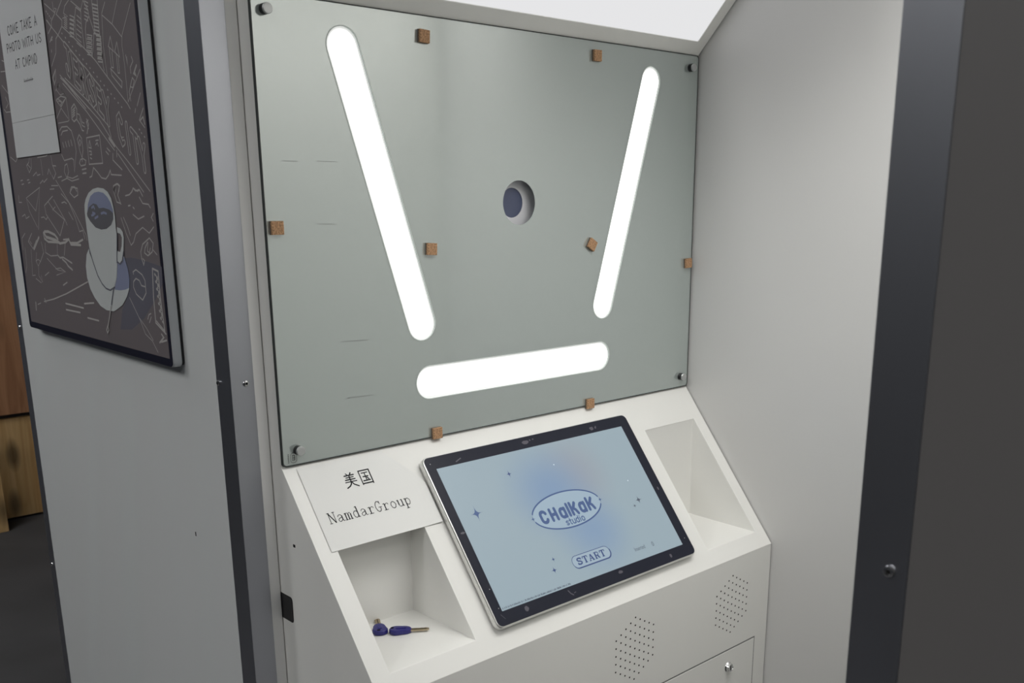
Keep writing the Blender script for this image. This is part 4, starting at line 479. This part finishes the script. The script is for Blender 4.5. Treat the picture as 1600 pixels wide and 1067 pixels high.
BLOCK_LETTERS=[(0.01,[(-0.0034,0.5139),(0.0153,0.5029)]),(0.01,[(0.0079,0.5073),(0.009,0.4701),(0.0047,0.4637),(-0.0021,0.4685),(-0.005,0.4797)]),(0.01,[(0.0463,0.4393),(0.0278,0.4499),(0.0263,0.4955),(0.0447,0.4847)]),(0.01,[(0.0271,0.4728),(0.0416,0.4643)]),(0.01,[(0.0584,0.4323),(0.0567,0.4776),(0.0684,0.4693),(0.0744,0.4567),(0.0692,0.4492),(0.0576,0.455)]),(0.01,[(0.0653,0.4505),(0.0773,0.4215)]),(0.01,[(0.1045,0.4422),(0.0954,0.4548),(0.0869,0.4516),(0.0912,0.4377),(0.1015,0.4258),(0.1065,0.4129),(0.0973,0.41),(0.0873,0.4221)]),(0.01,[(0.1351,0.3882),(0.1177,0.3982),(0.1157,0.4428),(0.133,0.4326)]),(0.01,[(0.1167,0.4206),(0.1304,0.4126)]),(0.01,[(0.1426,0.4269),(0.1539,0.3998),(0.163,0.4149)]),(0.01,[(0.1539,0.3998),(0.1551,0.3768)]),(0.01,[(0.208,0.3775),(0.2008,0.3887),(0.1933,0.3851),(0.1922,0.3725),(0.1948,0.3568),(0.2033,0.345),(0.2104,0.3472)]),(0.01,[(0.2285,0.331),(0.2259,0.3743)]),(0.01,[(0.2543,0.3166),(0.2516,0.3596)]),(0.01,[(0.2417,0.3653),(0.2614,0.354)]),(0.01,[(0.2678,0.3503),(0.2782,0.3248),(0.2859,0.34)]),(0.01,[(0.2782,0.3248),(0.2797,0.3025)])]
ART_DARK=[(0.003,[(0.0027,0.1751),(0.0145,0.1518),(0.0293,0.1296),(0.0466,0.1157),(0.0631,0.1088),(0.081,0.107),(0.1036,0.1134)]),(0.003,[(0.1406,0.2059),(0.1261,0.1564)]),(0.003,[(0.0975,0.1101),(0.0788,0.0822)]),(0.003,[(0.1301,0.157),(0.1384,0.1545),(0.1498,0.1598),(0.1601,0.1751)])]
ART_LIGHT=[(0.0035,[(0.0749,0.078),(0.0622,0.057),(0.0506,0.0419)]),(0.003,[(0.049,0.0417),(0.0417,0.0339),(0.0453,0.0296),(0.0534,0.035),(0.049,0.0417)])]
ART_COFFEE=[(0.004,[(0.0383,0.2456),(0.0482,0.2481),(0.0514,0.2441)]),(0.004,[(0.0402,0.2375),(0.0511,0.236)]),(0.004,[(0.0341,0.2326),(0.046,0.2344)]),(0.004,[(0.08,0.2364),(0.0915,0.2381),(0.1032,0.2366)]),(0.004,[(0.0485,0.228),(0.063,0.2314)])]

# ================================================================== TOUCH SCREEN ON THE CONSOLE
SB = (Vector((1, 0, 0)), -S_ANG, S_N)
MX, MS = .4973, .193
mon = empty('touch_screen', sp(MX, MS), SB)
tag(mon, 'silver framed touch screen with a black bezel lying on the console slope', 'touch screen')
m2 = lambda x, s: (x - MX, MS - s)
TH = .017
def mrect(d, x0=.2400, x1=.7548, s0=.0338, s1=.3522, r=.012): return rrect(x0+d-MX, x1-d-MX, MS-s1+d, MS-s0-d, max(.001, r-d), 6)
bm = bmesh.new()
loft(bm, [(mrect(.004), .0015), (mrect(.0005), .0035), (mrect(-.0006), .006), (mrect(-.0006), TH-.0035), (mrect(.0006), TH-.0008), (mrect(.0016), TH-.0004)])
obj('housing', bm, SILVER, mon)
bm = bmesh.new(); loft(bm, [(mrect(.0018), TH-.003), (mrect(.0018), TH-.0002), (mrect(.0024), TH)]); bez = obj('bezel', bm, BEZEL, mon)
AX0, AX1, AS0, AS1 = .2603, .7285, .0586, .3266
bm = bmesh.new(); loft(bm, [(rrect(AX0-MX, AX1-MX, MS-AS1, MS-AS0, .0003, 1), TH-.001), (rrect(AX0-MX, AX1-MX, MS-AS1, MS-AS0, .0003, 1), TH+.0002)])
sm = bpy.data.materials.new('lit_screen'); sm.use_nodes = True; nt = sm.node_tree; pb = nt.nodes['Principled BSDF']
tc = nt.nodes.new('ShaderNodeTexCoord')
def blob(cx, cy, rad, sxx=1):
    mp = nt.nodes.new('ShaderNodeMapping'); mp.inputs['Location'].default_value = (-cx*sxx, -cy, 0); mp.inputs['Scale'].default_value = (sxx, 1, 0)
    nt.links.new(tc.outputs['Object'], mp.inputs[0])
    ln = nt.nodes.new('ShaderNodeVectorMath'); ln.operation = 'LENGTH'; nt.links.new(mp.outputs[0], ln.inputs[0])
    mr = nt.nodes.new('ShaderNodeMapRange'); mr.interpolation_type = 'SMOOTHSTEP'; mr.inputs[1].default_value = 0; mr.inputs[2].default_value = rad; mr.inputs[3].default_value = 1; mr.inputs[4].default_value = 0
    nt.links.new(ln.outputs['Value'], mr.inputs[0]); return mr.outputs[0]
def mixc(fac, a, bcol):
    mx = nt.nodes.new('ShaderNodeMix'); mx.data_type = 'RGBA'
    nt.links.new(fac, mx.inputs[0])
    if isinstance(a, tuple): mx.inputs[6].default_value = (*a, 1)
    else: nt.links.new(a, mx.inputs[6])
    mx.inputs[7].default_value = (*bcol, 1); return mx.outputs[2]
c0 = mixc(blob(*m2(.555, .13), .11), (.350, .450, .505), (.350, .390, .440))
c1_ = mixc(blob(*m2(.478, .150), .115, .85), c0, (.235, .350, .515))
c2_ = mixc(blob(*m2(.530, .243), .105, .9), c1_, (.250, .365, .520))
SCREEN_S = .82
pb.inputs['Base Color'].default_value = (.02, .02, .025, 1); pb.inputs['Roughness'].default_value = .22
nt.links.new(c2_, pb.inputs['Emission Color']); pb.inputs['Emission Strength'].default_value = SCREEN_S
scr = obj('screen', bm, sm, mon)
def screen_ink(name, col): return mat(name, (.01, .012, .02), .3, emit=col, es=.9)
BLUEI = screen_ink('screen_blue', (.058, .105, .245)); NAVY = screen_ink('screen_navy', (.045, .075, .20)); GREYI = screen_ink('screen_grey', (.09, .11, .14)); PALE = screen_ink('screen_pale', (.36, .46, .53))
ZI = TH + .0004
def sl(lines): return [(wd, [m2(x, s) for x, s in pts]) for wd, pts in lines]
# star shapes
def star(cx, cs, r, k2=.16, ry=None):
    ry = ry or r; pts = []
    for i in range(4):
        a = i*90
        tipx, tipy = math.cos(math.radians(a)), math.sin(math.radians(a))
        for t in range(6):
            u = t/6
            nx, ny = math.cos(math.radians(a+90)), math.sin(math.radians(a+90))
            q = (1-u)**2.4, u**2.4
            pts.append((cx + r*(tipx*q[0] + nx*q[1]), cs - ry*(tipy*q[0] + ny*q[1])))
    return [m2(*p) for p in pts]
for cx, cs, r, ry, mt in ((.2979, .1540, .0105, .0135, BLUEI), (.4029, .0990, .0058, .0072, NAVY), (.6742, .2148, .0085, .0085, GREYI), (.6571, .2239, .0045, .0048, GREYI), (.4094, .2720, .0045, .0052, NAVY), (.4005, .2908, .0065, .0065, NAVY)):
    fill('star_icon', star(cx, cs, r*1.3, ry=ry*1.25), mt, scr, ZI)
for cx, cs in ((.5124, .1027), (.6724, .1717)): fill('sparkle', [m2(cx+x, cs+y) for x, y in circle(0, 0, .0013, 8)], screen_ink('screen_white', (.75, .85, .9)), scr, ZI)
# oval badge
EX, ES, ERX, ERY = .4937, .1920, .0855, .0350
fill('badge_field', [m2(EX + ERX*.985*math.cos(a*math.pi/24), ES + ERY*.97*math.sin(a*math.pi/24)) for a in range(48)], screen_ink('screen_badge', (.345, .455, .545)), scr, ZI-.0001)
ov = [(.0028, arc(EX, ES, ERX, ERY, -166, -12, 40)), (.0028, arc(EX, ES, ERX, ERY, 14, 168, 40))]
strokes('badge_outline', sl(ov), BLUEI, scr, ZI)
for cx in (.4075, .5798): fill('badge_star', star(cx, .1922, .0066), BLUEI, scr, ZI+.0001)
# lettering of the badge: heavy unicase letters (unit box: x 0..1, y 0..1 up)
B = {}
B['C'] = [arc(.5, .68, .42, .26, 15, 180, 8) + [(.08, .32)] + arc(.5, .32, .42, .26, 180, 345, 8)]
B['H'] = [[(.1, .06), (.1, .94)], [(.9, .06), (.9, .94)], [(.1, .5), (.9, .5)]]
B['a'] = [arc(.5, .52, .42, .24, 0, 180, 8) + [(.08, .30)] + arc(.5, .28, .42, .22, 180, 360, 8) + [(.92, .52)], [(.92, .06), (.92, .76)]]
B['l'] = [[(.5, .06), (.5, 1.0)]]
B['k'] = [[(.1, .06), (.1, 1.0)], [(.9, .94), (.45, .56), (.12, .48)], [(.42, .55), (.72, .36), (.92, .06)]]
def layout(F, spec, base_s, h, wd):
    out = []
    for ch, xa, xb in spec:
        for pl in F[ch]: out.append((wd, [(xa + (xb-xa)*x, base_s - h*y) for x, y in pl]))
    return out
lg = layout(B, (('C', .4255, .4405), ('H', .4492, .4645), ('a', .4722, .4862), ('l', .4920, .4960), ('k', .5008, .5158), ('a', .5230, .5370), ('k', .5438, .5592)), .2064, .0240, .0062)
strokes('logo_lettering', sl(lg), BLUEI, scr, ZI+.0002, caps=6)
D = {}
D['s'] = [[(.9, .58), (.5, .68), (.12, .55), (.3, .38), (.75, .28), (.9, .14), (.5, 0), (.1, .1)]]
D['t'] = [[(.45, .95), (.45, .12), (.6, 0), (.85, .02)], [(.1, .66), (.85, .66)]]
D['u'] = [[(.12, .66), (.12, .15), (.3, 0), (.65, 0), (.88, .15)], [(.88, .66), (.88, 0)]]
D['d'] = [[(.88, 1.0), (.88, 0)], [(.88, .15), (.65, 0), (.3, 0), (.12, .15), (.12, .5), (.3, .66), (.65, .66), (.88, .52)]]
D['i'] = [[(.5, .66), (.5, 0)], [(.5, .9), (.5, .93)]]
D['o'] = [[(.3, 0), (.12, .15), (.12, .5), (.3, .66), (.7, .66), (.88, .5), (.88, .15), (.7, 0), (.3, 0)]]
xx = .4752; sp_ = []
for ch, wd in (('s', .0070), ('t', .0062), ('u', .0078), ('d', .0080), ('i', .0036), ('o', .0080)):
    sp_.append((ch, xx, xx+wd)); xx += wd + .0014
strokes('studio_lettering', sl(layout(D, sp_, .2212, .0118, .0021)), BLUEI, scr, ZI+.0003)
# START button
PX0, PX1, PS0, PS1 = .4462, .5420, .2788, .3020
pill = lambda d: rrect(PX0-d-MX, PX1+d-MX, MS-PS1-d, MS-PS0+d, (PS1-PS0)/2+d-.0005, 8)
bt = fill('start_button', pill(0), screen_ink('screen_button', (.35, .45, .53)), scr, ZI)
bm = bmesh.new(); ribbon(bm, pill(0), .0011, ZI+.0002, closed=True); obj('button_outline', bm, NAVY, scr)
strokes('button_shadow', [(.0016, [(x+.0010, y-.0010) for x, y in (arc(PX1-MX-.0111, MS-(PS0+PS1)/2, .0116, .0116, 20, -90, 8) + arc(PX0-MX+.0111, MS-(PS0+PS1)/2, .0116, .0116, -90, -150, 6))])], NAVY, scr, ZI+.0001)
SF = {}
SF['S'] = [(.2, [(.82, .70), (.80, .86), (.5, .93), (.22, .86), (.16, .70), (.28, .57), (.72, .45), (.86, .30), (.78, .13), (.5, .06), (.22, .12), (.16, .30)]), (.13, [(.85, .97), (.85, .68)]), (.13, [(.13, .03), (.13, .32)])]
SF['T'] = [(.26, [(.5, .08), (.5, .92)]), (.12, [(.04, .93), (.96, .93)]), (.12, [(.07, .93), (.07, .68)]), (.12, [(.93, .93), (.93, .68)]), (.12, [(.28, .06), (.72, .06)])]
SF['A'] = [(.13, [(.16, .06), (.48, .94)]), (.25, [(.50, .92), (.82, .06)]), (.11, [(.28, .33), (.70, .33)]), (.12, [(.0, .06), (.33, .06)]), (.12, [(.62, .06), (1.0, .06)])]
SF['R'] = [(.25, [(.24, .06), (.24, .92)]), (.12, [(.05, .94), (.55, .94), (.78, .88), (.84, .72), (.76, .55), (.55, .48), (.3, .48)]), (.24, [(.56, .48), (.70, .34), (.78, .10)]), (.12, [(.06, .06), (.45, .06)]), (.12, [(.74, .08), (.98, .08)])]
def layout2(F, spec, base_s, h):
    out = []
    for ch, xa, xb in spec:
        for wd, pl in F[ch]: out.append((wd*h, [(xa + (xb-xa)*x, base_s - h*y) for x, y in pl]))
    return out
xx = .4565; sp_ = []
for ch in 'START': sp_.append((ch, xx, xx+.0132)); xx += .0149
strokes('start_lettering', sl(layout2(SF, sp_, .2972, .0134)), NAVY, scr, ZI+.0004, caps=0)
text_mesh('inserted_lettering', 'Inserted', .0112, (*m2(.6010, .3083), ZI+.0003), GREYI, scr, .80)
zo = arc(.6528, .3055, .0021, .0040, 0, 360, 20)
strokes('zero_digit', sl([(.0011, zo)]), GREYI, scr, ZI+.0003)
tk = []; random.seed(3)
x = .2625
while x < .420:
    hh = random.choice((.0024, .0030, .0034)); kx = random.choice((0, 0, .0008))
    tk.append((.0008, [(x, .3243), (x+kx, .3243-hh)]))
    if random.random() < .6: tk.append((.0007, [(x, .3243-hh*random.random()), (x+.0014, .3243-hh*random.random())]))
    x += random.choice((.0012, .0016, .0016, .0030))
strokes('status_line', sl(tk), GREYI, scr, ZI+.0003, caps=0)
# faint grey patches and streaks on the bezel
def blotch(cx, cs, rx, ry, n=9, sd=0):
    rr = random.Random(sd); return [m2(cx + rx*math.cos(i*2*math.pi/n)*rr.uniform(.7, 1.1), cs + ry*math.sin(i*2*math.pi/n)*rr.uniform(.7, 1.1)) for i in range(n)]
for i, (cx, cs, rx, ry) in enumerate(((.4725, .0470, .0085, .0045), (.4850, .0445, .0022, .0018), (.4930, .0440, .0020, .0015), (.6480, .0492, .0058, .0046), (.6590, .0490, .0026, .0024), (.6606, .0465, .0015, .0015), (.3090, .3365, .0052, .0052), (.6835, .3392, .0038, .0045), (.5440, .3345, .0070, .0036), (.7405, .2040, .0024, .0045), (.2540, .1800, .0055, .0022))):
    fill('bezel_mark', blotch(cx, cs, rx, ry, sd=i), GREYMARK, bez, TH+.0001)
for q in sl([(.0022, [(.4090, .3330), (.4120, .3390), (.4165, .3430)]), (.0014, [(.4200, .3400), (.4240, .3395)]), (.0020, [(.3060, .0535), (.3180, .0490)]), (.0008, [(.2545, .3310), (.2600, .3400)])]): strokes('bezel_streak', [q], GREYMARK, bez, TH+.0001)
for cx, cs in ((.2527, .0478), (.2560, .3200), (.7420, .3160), (.2555, .2850)): fill('bezel_led', [m2(cx+x, cs+y) for x, y in circle(0, 0, .0010, 8)], mat('bezel_dot', (.3, .3, .32), .4), bez, TH+.0001)

# ================================================================== PAPER SIGN
PXC, PSC = .130, .075
pap = empty('paper_sign', sp(PXC, PSC), SB)
tag(pap, 'white paper sheet with printed lettering lying over the top of the left niche', 'paper sign')
p2 = lambda x, s: (x - PXC, PSC - s)
def lift(x, s):      # the sheet bows a little and its right corner climbs the screen
    return .0012 + .0010*(s/.1472)**4*math.sin(math.pi*min(1, max(0, (x-.023)/.214)))**2 + .0030*max(0, (x-.19)/.05)**2
bm = bmesh.new(); NX, NY = 26, 18
def right_edge(s):
    if s < .0445: return .1823 + (.2205-.1823)*(s+.0004)/.0449
    if s < .0697: return .2205 + (.2365-.2205)*(s-.0445)/.0252
    return .2370
rows = []
for j in range(NY+1):
    s = .0000 + .1472*j/NY; row = []
    for i in range(NX+1):
        xa, xb = .0230, right_edge(s); x = xa + (xb-xa)*i/NX
        row.append((x, s))
    rows.append(row)
top = [[bm.verts.new((*p2(x, s), lift(x, s)+.0002)) for x, s in r] for r in rows]; bot = [[bm.verts.new((*p2(x, s), lift(x, s))) for x, s in r] for r in rows]
for j in range(NY):
    for i in range(NX):
        bm.faces.new((top[j][i], top[j+1][i], top[j+1][i+1], top[j][i+1])); bm.faces.new((bot[j][i], bot[j][i+1], bot[j+1][i+1], bot[j+1][i]))
for i in range(NX):
    bm.faces.new((top[0][i], top[0][i+1], bot[0][i+1], bot[0][i])); bm.faces.new((top[NY][i+1], top[NY][i], bot[NY][i], bot[NY][i+1]))
for j in range(NY):
    bm.faces.new((top[j][0], bot[j][0], bot[j+1][0], top[j+1][0])); bm.faces.new((top[j][NX], top[j+1][NX], bot[j+1][NX], bot[j][NX]))
obj('sheet', bm, PAPER, pap, smooth=False)
# serif capitals and small letters, one cell each
N = {}
TK, TN_ = .105, .06
N['N'] = [(TN_, [(.16, .02), (.16, .98)]), (TK, [(.16, .97), (.78, .04)]), (TN_, [(.82, .02), (.82, .98)]), (TN_, [(.02, .98), (.26, .98)]), (TN_, [(.68, .98), (.98, .98)]), (TN_, [(.02, .02), (.32, .02)])]
N['a'] = [(TK, [(.70, .12), (.70, .50)]), (.055, [(.70, .50), (.60, .62), (.40, .64), (.22, .56), (.20, .48)]), (.06, [(.70, .38), (.42, .34), (.20, .24), (.18, .12), (.30, .02), (.46, .03), (.70, .16)]), (.055, [(.70, .12), (.78, .02), (.94, .05)])]
N['m'] = [(TK, [(.16, .02), (.16, .62)]), (TK, [(.50, .02), (.50, .50)]), (TK, [(.83, .02), (.83, .50)]), (.05, [(.17, .50), (.30, .63), (.44, .62), (.50, .50)]), (.05, [(.51, .50), (.63, .63), (.77, .62), (.83, .50)]), (TN_, [(.03, .02), (.28, .02)]), (TN_, [(.39, .02), (.61, .02)]), (TN_, [(.72, .02), (.97, .02)]), (TN_, [(.03, .60), (.18, .62)])]
N['d'] = [(TK, [(.74, .04), (.74, 1.0)]), (TN_, [(.58, .98), (.76, 1.0)]), (TN_, [(.74, .03), (.92, .04)]), (.062, [(.74, .48), (.56, .63), (.36, .61), (.20, .46), (.18, .26), (.28, .08), (.46, .01), (.62, .06), (.74, .20)])]
N['r'] = [(TK, [(.36, .03), (.36, .62)]), (TN_, [(.16, .61), (.38, .63)]), (.055, [(.37, .42), (.52, .58), (.70, .64), (.84, .58), (.85, .50)]), (TN_, [(.14, .02), (.66, .02)])]
N['G'] = [(.068, [(.80, .78), (.72, .92), (.52, .99), (.32, .90), (.18, .68), (.16, .40), (.26, .14), (.46, .01), (.64, .05), (.78, .20), (.78, .42)]), (TN_, [(.80, .98), (.81, .72)]), (TN_, [(.56, .42), (.94, .42)])]
N['o'] = [(.068, [(.50, .64), (.28, .56), (.16, .33), (.28, .08), (.50, .0), (.72, .08), (.84, .33), (.72, .56), (.50, .64)])]
N['u'] = [(TK, [(.22, .62), (.22, .18)]), (.055, [(.22, .18), (.32, .03), (.50, .01), (.66, .08), (.76, .22)]), (TK, [(.76, .62), (.76, .03)]), (TN_, [(.08, .61), (.24, .63)]), (TN_, [(.60, .61), (.78, .63)]), (TN_, [(.76, .02), (.92, .03)])]
N['p'] = [(TK, [(.24, .62), (.24, -.30)]), (.062, [(.25, .46), (.42, .62), (.62, .62), (.80, .46), (.82, .28), (.72, .08), (.52, .0), (.36, .05), (.25, .18)]), (TN_, [(.06, .61), (.26, .63)]), (TN_, [(.06, -.30), (.44, -.30)])]
def on_paper(name, lines, m):
    bm = bmesh.new()
    for q, (wd, pts) in enumerate(lines):
        loc = [p2(x, s) for x, s in pts]; zz = max(lift(x, s) for x, s in pts) + .00035 + (q % 5)*2e-5
        ribbon(bm, loc, wd, zz, caps=4)
    return obj(name, bm, m, pap)
cell = .01432; sp_ = [(ch, .0398 + i*cell, .0398 + i*cell + cell*.97) for i, ch in enumerate('NamdarGroup')]
on_paper('name_lettering', layout2(N, sp_, .1028, .0186), INK)
ME = [[(.30, .98), (.42, .86)], [(.70, 1.0), (.58, .86)], [(.12, .84), (.90, .84)], [(.20, .69), (.82, .69)], [(.50, .84), (.50, .42)], [(.10, .54), (.90, .54)], [(.04, .38), (.97, .38)], [(.50, .42), (.44, .22), (.28, .08), (.02, -.02)], [(.52, .36), (.66, .16), (.98, -.02)]]
GU = [[(.04, .98), (.04, -.02)], [(.04, .98), (.97, .98), (.97, -.02)], [(.04, .05), (.97, .05)], [(.24, .80), (.76, .80)], [(.28, .53), (.72, .53)], [(.20, .24), (.80, .24)], [(.50, .80), (.50, .24)], [(.60, .43), (.70, .33)]]
hz = []
for G, xa, xb in ((ME, .0940, .1165), (GU, .1236, .1448)):
    for i, pl in enumerate(G): hz.append((.0022 if (i % 3) else .0018, [(xa + (xb-xa)*x, .0506 - .0250*y) for x, y in pl]))
on_paper('country_lettering', hz, INK)

# ================================================================== KEYS IN THE LEFT NICHE
def key(loc, rz, label, sc_=(1.1, 1.1, 1.15)):
    e = empty('key', loc); e.rotation_euler = (0, 0, rz); e.scale = sc_; tag(e, label, 'key', 'keys in the left niche')
    # local +x points along the blade, head centred on the origin
    ol = lambda d: ([(x*(1-d/.0165), y*(1-d/.0115)) for x, y in (arc(.004, 0, .0125, .0080, -90, 90, 10) + arc(-.006, 0, .0105, .0098, 90, 270, 12))])
    bm = bmesh.new(); loft(bm, [(ol(.0012), .0004), (ol(0), .0016), (ol(0), .0062), (ol(.0012), .0076), (ol(.003), .0078)]); hd = obj('key_head', bm, BLUEK, e, smooth=False)
    bm = bmesh.new(); loft(bm, [(rrect(-.007, .009, -.0028, .0028, .0027, 4), .0077), (rrect(-.007, .009, -.0028, .0028, .0027, 4), .0084), (rrect(-.0062, .0082, -.002, .002, .0019, 4), .0087)]); obj('grip_ridge', bm, BLUEK, hd)
    bm = bmesh.new(); loft(bm, [(circle(-.0118, .002, .0024, 12), .0077), (circle(-.0118, .002, .0024, 12), .0080)]); obj('ring_hole', bm, HOLE, hd)
    bl = [(.012, -.0034), (.040, -.0034), (.0425, -.0015), (.0425, .0012), (.0405, .0026), (.037, .0034), (.0345, .0024), (.032, .0034), (.029, .0026), (.026, .0034), (.012, .0034)]
    bm = bmesh.new(); loft(bm, [(bl, .0026), (bl, .0048)]); b_ = obj('key_blade', bm, BRASS, e, bevel=.0003)
    gl = [(.014, -.0006), (.039, -.0006), (.039, .0006), (.014, .0006)]
    bm = bmesh.new(); loft(bm, [(gl, .0047), (gl, .0050)]); obj('blade_groove', bm, mat('key_groove', (.10, .08, .05), .5, metal=1), b_)
ZN = sp(0, NS1)[2]
key((.1285, -.1143, ZN+.0002), math.radians(-34), 'blue headed key lying in the left niche with its blade pointing right')
key((.1062, -.0878, ZN+.0002), math.radians(62), 'blue headed key lying in the left niche with its blade pointing to the back', (1.0, 1.3, 1.15))

# ================================================================== WALL DISPLAY ON THE OUTER PANEL
XD = -.0785
dsp = empty('wall_display', (X0, .5, .145), (Vector((0, -1, 0)), Vector((0, 0, 1)), Vector((-1, 0, 0))))
tag(dsp, 'large framed display with a white line drawing of streets and a coffee cup', 'wall display')
DZ = X0 - XD      # front face height over the panel
DX0, DX1, DH = -.405, .3115, .86
dr = lambda d, r=.010: rrect(DX0+d, DX1-d, -.0018+d, DH-d, max(.001, r-d), 5)
bm = bmesh.new(); loft(bm, [(dr(.0015), .0002), (dr(.0015), .0042)]); obj('rear_cover', bm, BLACK, dsp)
bm = bmesh.new(); loft(bm, [(dr(.001), .0042), (dr(0), .0052), (dr(0), DZ-.0030), (dr(.0010), DZ-.0008), (dr(.002), DZ-.0002)]); obj('frame', bm, FRAMEW, dsp)
bm = bmesh.new(); loft(bm, [(dr(.0010), DZ-.002), (dr(.0010), DZ-.0001), (dr(.0018), DZ)]); obj('bezel', bm, mat('display_border', (.010, .010, .022), .45, spec=.2), dsp)
ART_BG = mat('art_ground', (.150, .132, .138), .5, spec=.15); ART_LINE = mat('art_line', (.40, .385, .375), .6, spec=.15); ART_WHITE = mat('art_cup', (.47, .49, .49), .6, spec=.15)
ART_BLUE = mat('art_blue', (.21, .23, .335), .6, spec=.15); ART_DARKM = mat('art_coffee', (.115, .113, .125), .6, spec=.15); ART_NIGHT = mat('art_night', (.120, .118, .145), .6, spec=.15); ART_EDGE = mat('art_edge', (.12, .12, .15), .6, spec=.15)
bm = bmesh.new(); aol = rrect(-.3885, .3015, .0120, DH-.012, .001, 1); loft(bm, [(aol, DZ-.001), (aol, DZ+.0002)]); art = obj('picture', bm, ART_BG, dsp)
ZA = DZ + .0004
fill('cup_shadow', ART['floorshade'], ART_NIGHT, art, ZA)
strokes('street_drawing', [(wd*.62, p) for wd, p in DOODLES], ART_LINE, art, ZA+.0002, caps=3)
strokes('city_lettering', BLOCK_LETTERS, ART_LINE, art, ZA+.0003, caps=4)
strokes('city_lettering_fill', [(wd-.0044, p) for wd, p in BLOCK_LETTERS], ART_BG, art, ZA+.0005, caps=4)
fill('saucer', ART['saucer'], ART_WHITE, art, ZA+.0006)
fill('saucer_shade', ART['saucer_shade'], ART_BLUE, art, ZA+.0007)
fill('cup', ART['cup'], ART_WHITE, art, ZA+.0009)
fill('cup_handle', ART['handle'], ART_WHITE, art, ZA+.0009)
fill('cup_inside', ART['shade'], ART_BLUE, art, ZA+.0011)
fill('coffee', ART['coffee'], ART_DARKM, art, ZA+.0012)
strokes('coffee_glints', ART_COFFEE, ART_BLUE, art, ZA+.0013)
strokes('cup_outline', ART_DARK, ART_EDGE, art, ZA+.0012)
strokes('spoon', ART_LIGHT, ART_LINE, art, ZA+.0012)
# paper notice stuck over the upper left of the display
no = empty('paper_notice', (XD-.0020, .71, .64), (Vector((0, -1, 0)), Vector((0, 0, 1)), Vector((-1, 0, 0))))
tag(no, 'white paper notice in thin capitals stuck on the wall display', 'notice')
n2 = lambda y, z: (.71 - y, z - .64)
q = [n2(.8330, .5480), n2(.5880, .5510), n2(.5820, .90), n2(.8322, .90)]
bm = bmesh.new(); loft(bm, [(q, 0), (q, .0005)]); obj('upper_sheet', bm, NOTICE, no)
q = [n2(.8340, .4830), n2(.5850, .4865), n2(.5880, .5504), n2(.8330, .5474)]
bm = bmesh.new(); loft(bm, [(q, 0), (q, .0004)]); obj('lower_sheet', bm, NOTICE, no)
K = {'C': [[(.85, .85), (.6, 1), (.3, .9), (.12, .5), (.3, .1), (.6, 0), (.85, .15)]], 'O': [[(.5, 0), (.2, .15), (.1, .5), (.2, .85), (.5, 1), (.8, .85), (.9, .5), (.8, .15), (.5, 0)]],
 'M': [[(.05, 0), (.2, 1), (.5, .25), (.8, 1), (.95, 0)]], 'E': [[(.85, 0), (.15, 0), (.15, 1), (.85, 1)], [(.15, .5), (.7, .5)]], 'T': [[(.5, 0), (.5, 1)], [(.05, 1), (.95, 1)]],
 'A': [[(.05, 0), (.5, 1), (.95, 0)], [(.25, .35), (.75, .35)]], 'K': [[(.15, 0), (.15, 1)], [(.85, 1), (.15, .45)], [(.4, .62), (.9, 0)]], 'P': [[(.15, 0), (.15, 1), (.6, 1), (.85, .78), (.6, .5), (.15, .5)]],
 'H': [[(.12, 0), (.12, 1)], [(.88, 0), (.88, 1)], [(.12, .5), (.88, .5)]], 'W': [[(.02, 1), (.25, 0), (.5, .8), (.75, 0), (.98, 1)]], 'I': [[(.5, 0), (.5, 1)]], 'U': [[(.12, 1), (.12, .2), (.35, 0), (.65, 0), (.88, .2), (.88, 1)]],
 'S': [[(.85, .85), (.5, 1), (.15, .8), (.3, .55), (.7, .42), (.88, .2), (.5, 0), (.12, .15)]], 'N': [[(.12, 0), (.12, 1), (.88, 0), (.88, 1)]], 'D': [[(.15, 0), (.15, 1), (.55, 1), (.9, .6), (.9, .4), (.55, 0), (.15, 0)]], ' ': []}
def line_of(txt, y0, y1, z0, h):
    wds = [.45 if c == 'I' else .7 if c == ' ' else 1.25 if c in 'MW' else 1 for c in txt]; tot = sum(wds); out = []; a = 0
    for c, wd in zip(txt, wds):
        for pl in K[c]:
            out.append((.0021, [n2(y0 + (y1-y0)*(a + wd*.86*px)/tot, z0 + h*pz) for px, pz in pl]))
        a += wd
    return out
nl = line_of('COME TAKE A', .7880, .6180, .7018, .0160) + line_of('PHOTO WITH US', .8050, .6040, .6730, .0150) + line_of('AT CMPND', .7680, .6400, .6415, .0155)
strokes('notice_lettering', nl, GREYINK, no, .0008, caps=2)
tk = [(.0018, [n2(.7280 - i*.0066, .6150), n2(.7265 - i*.0066, .6150 + (.0040 if i % 3 else .0055))]) for i in range(8)] + [(.0012, [n2(.729, .6166), n2(.676, .6168)])]
strokes('small_print', tk, GREYINK, no, .0008, caps=2)
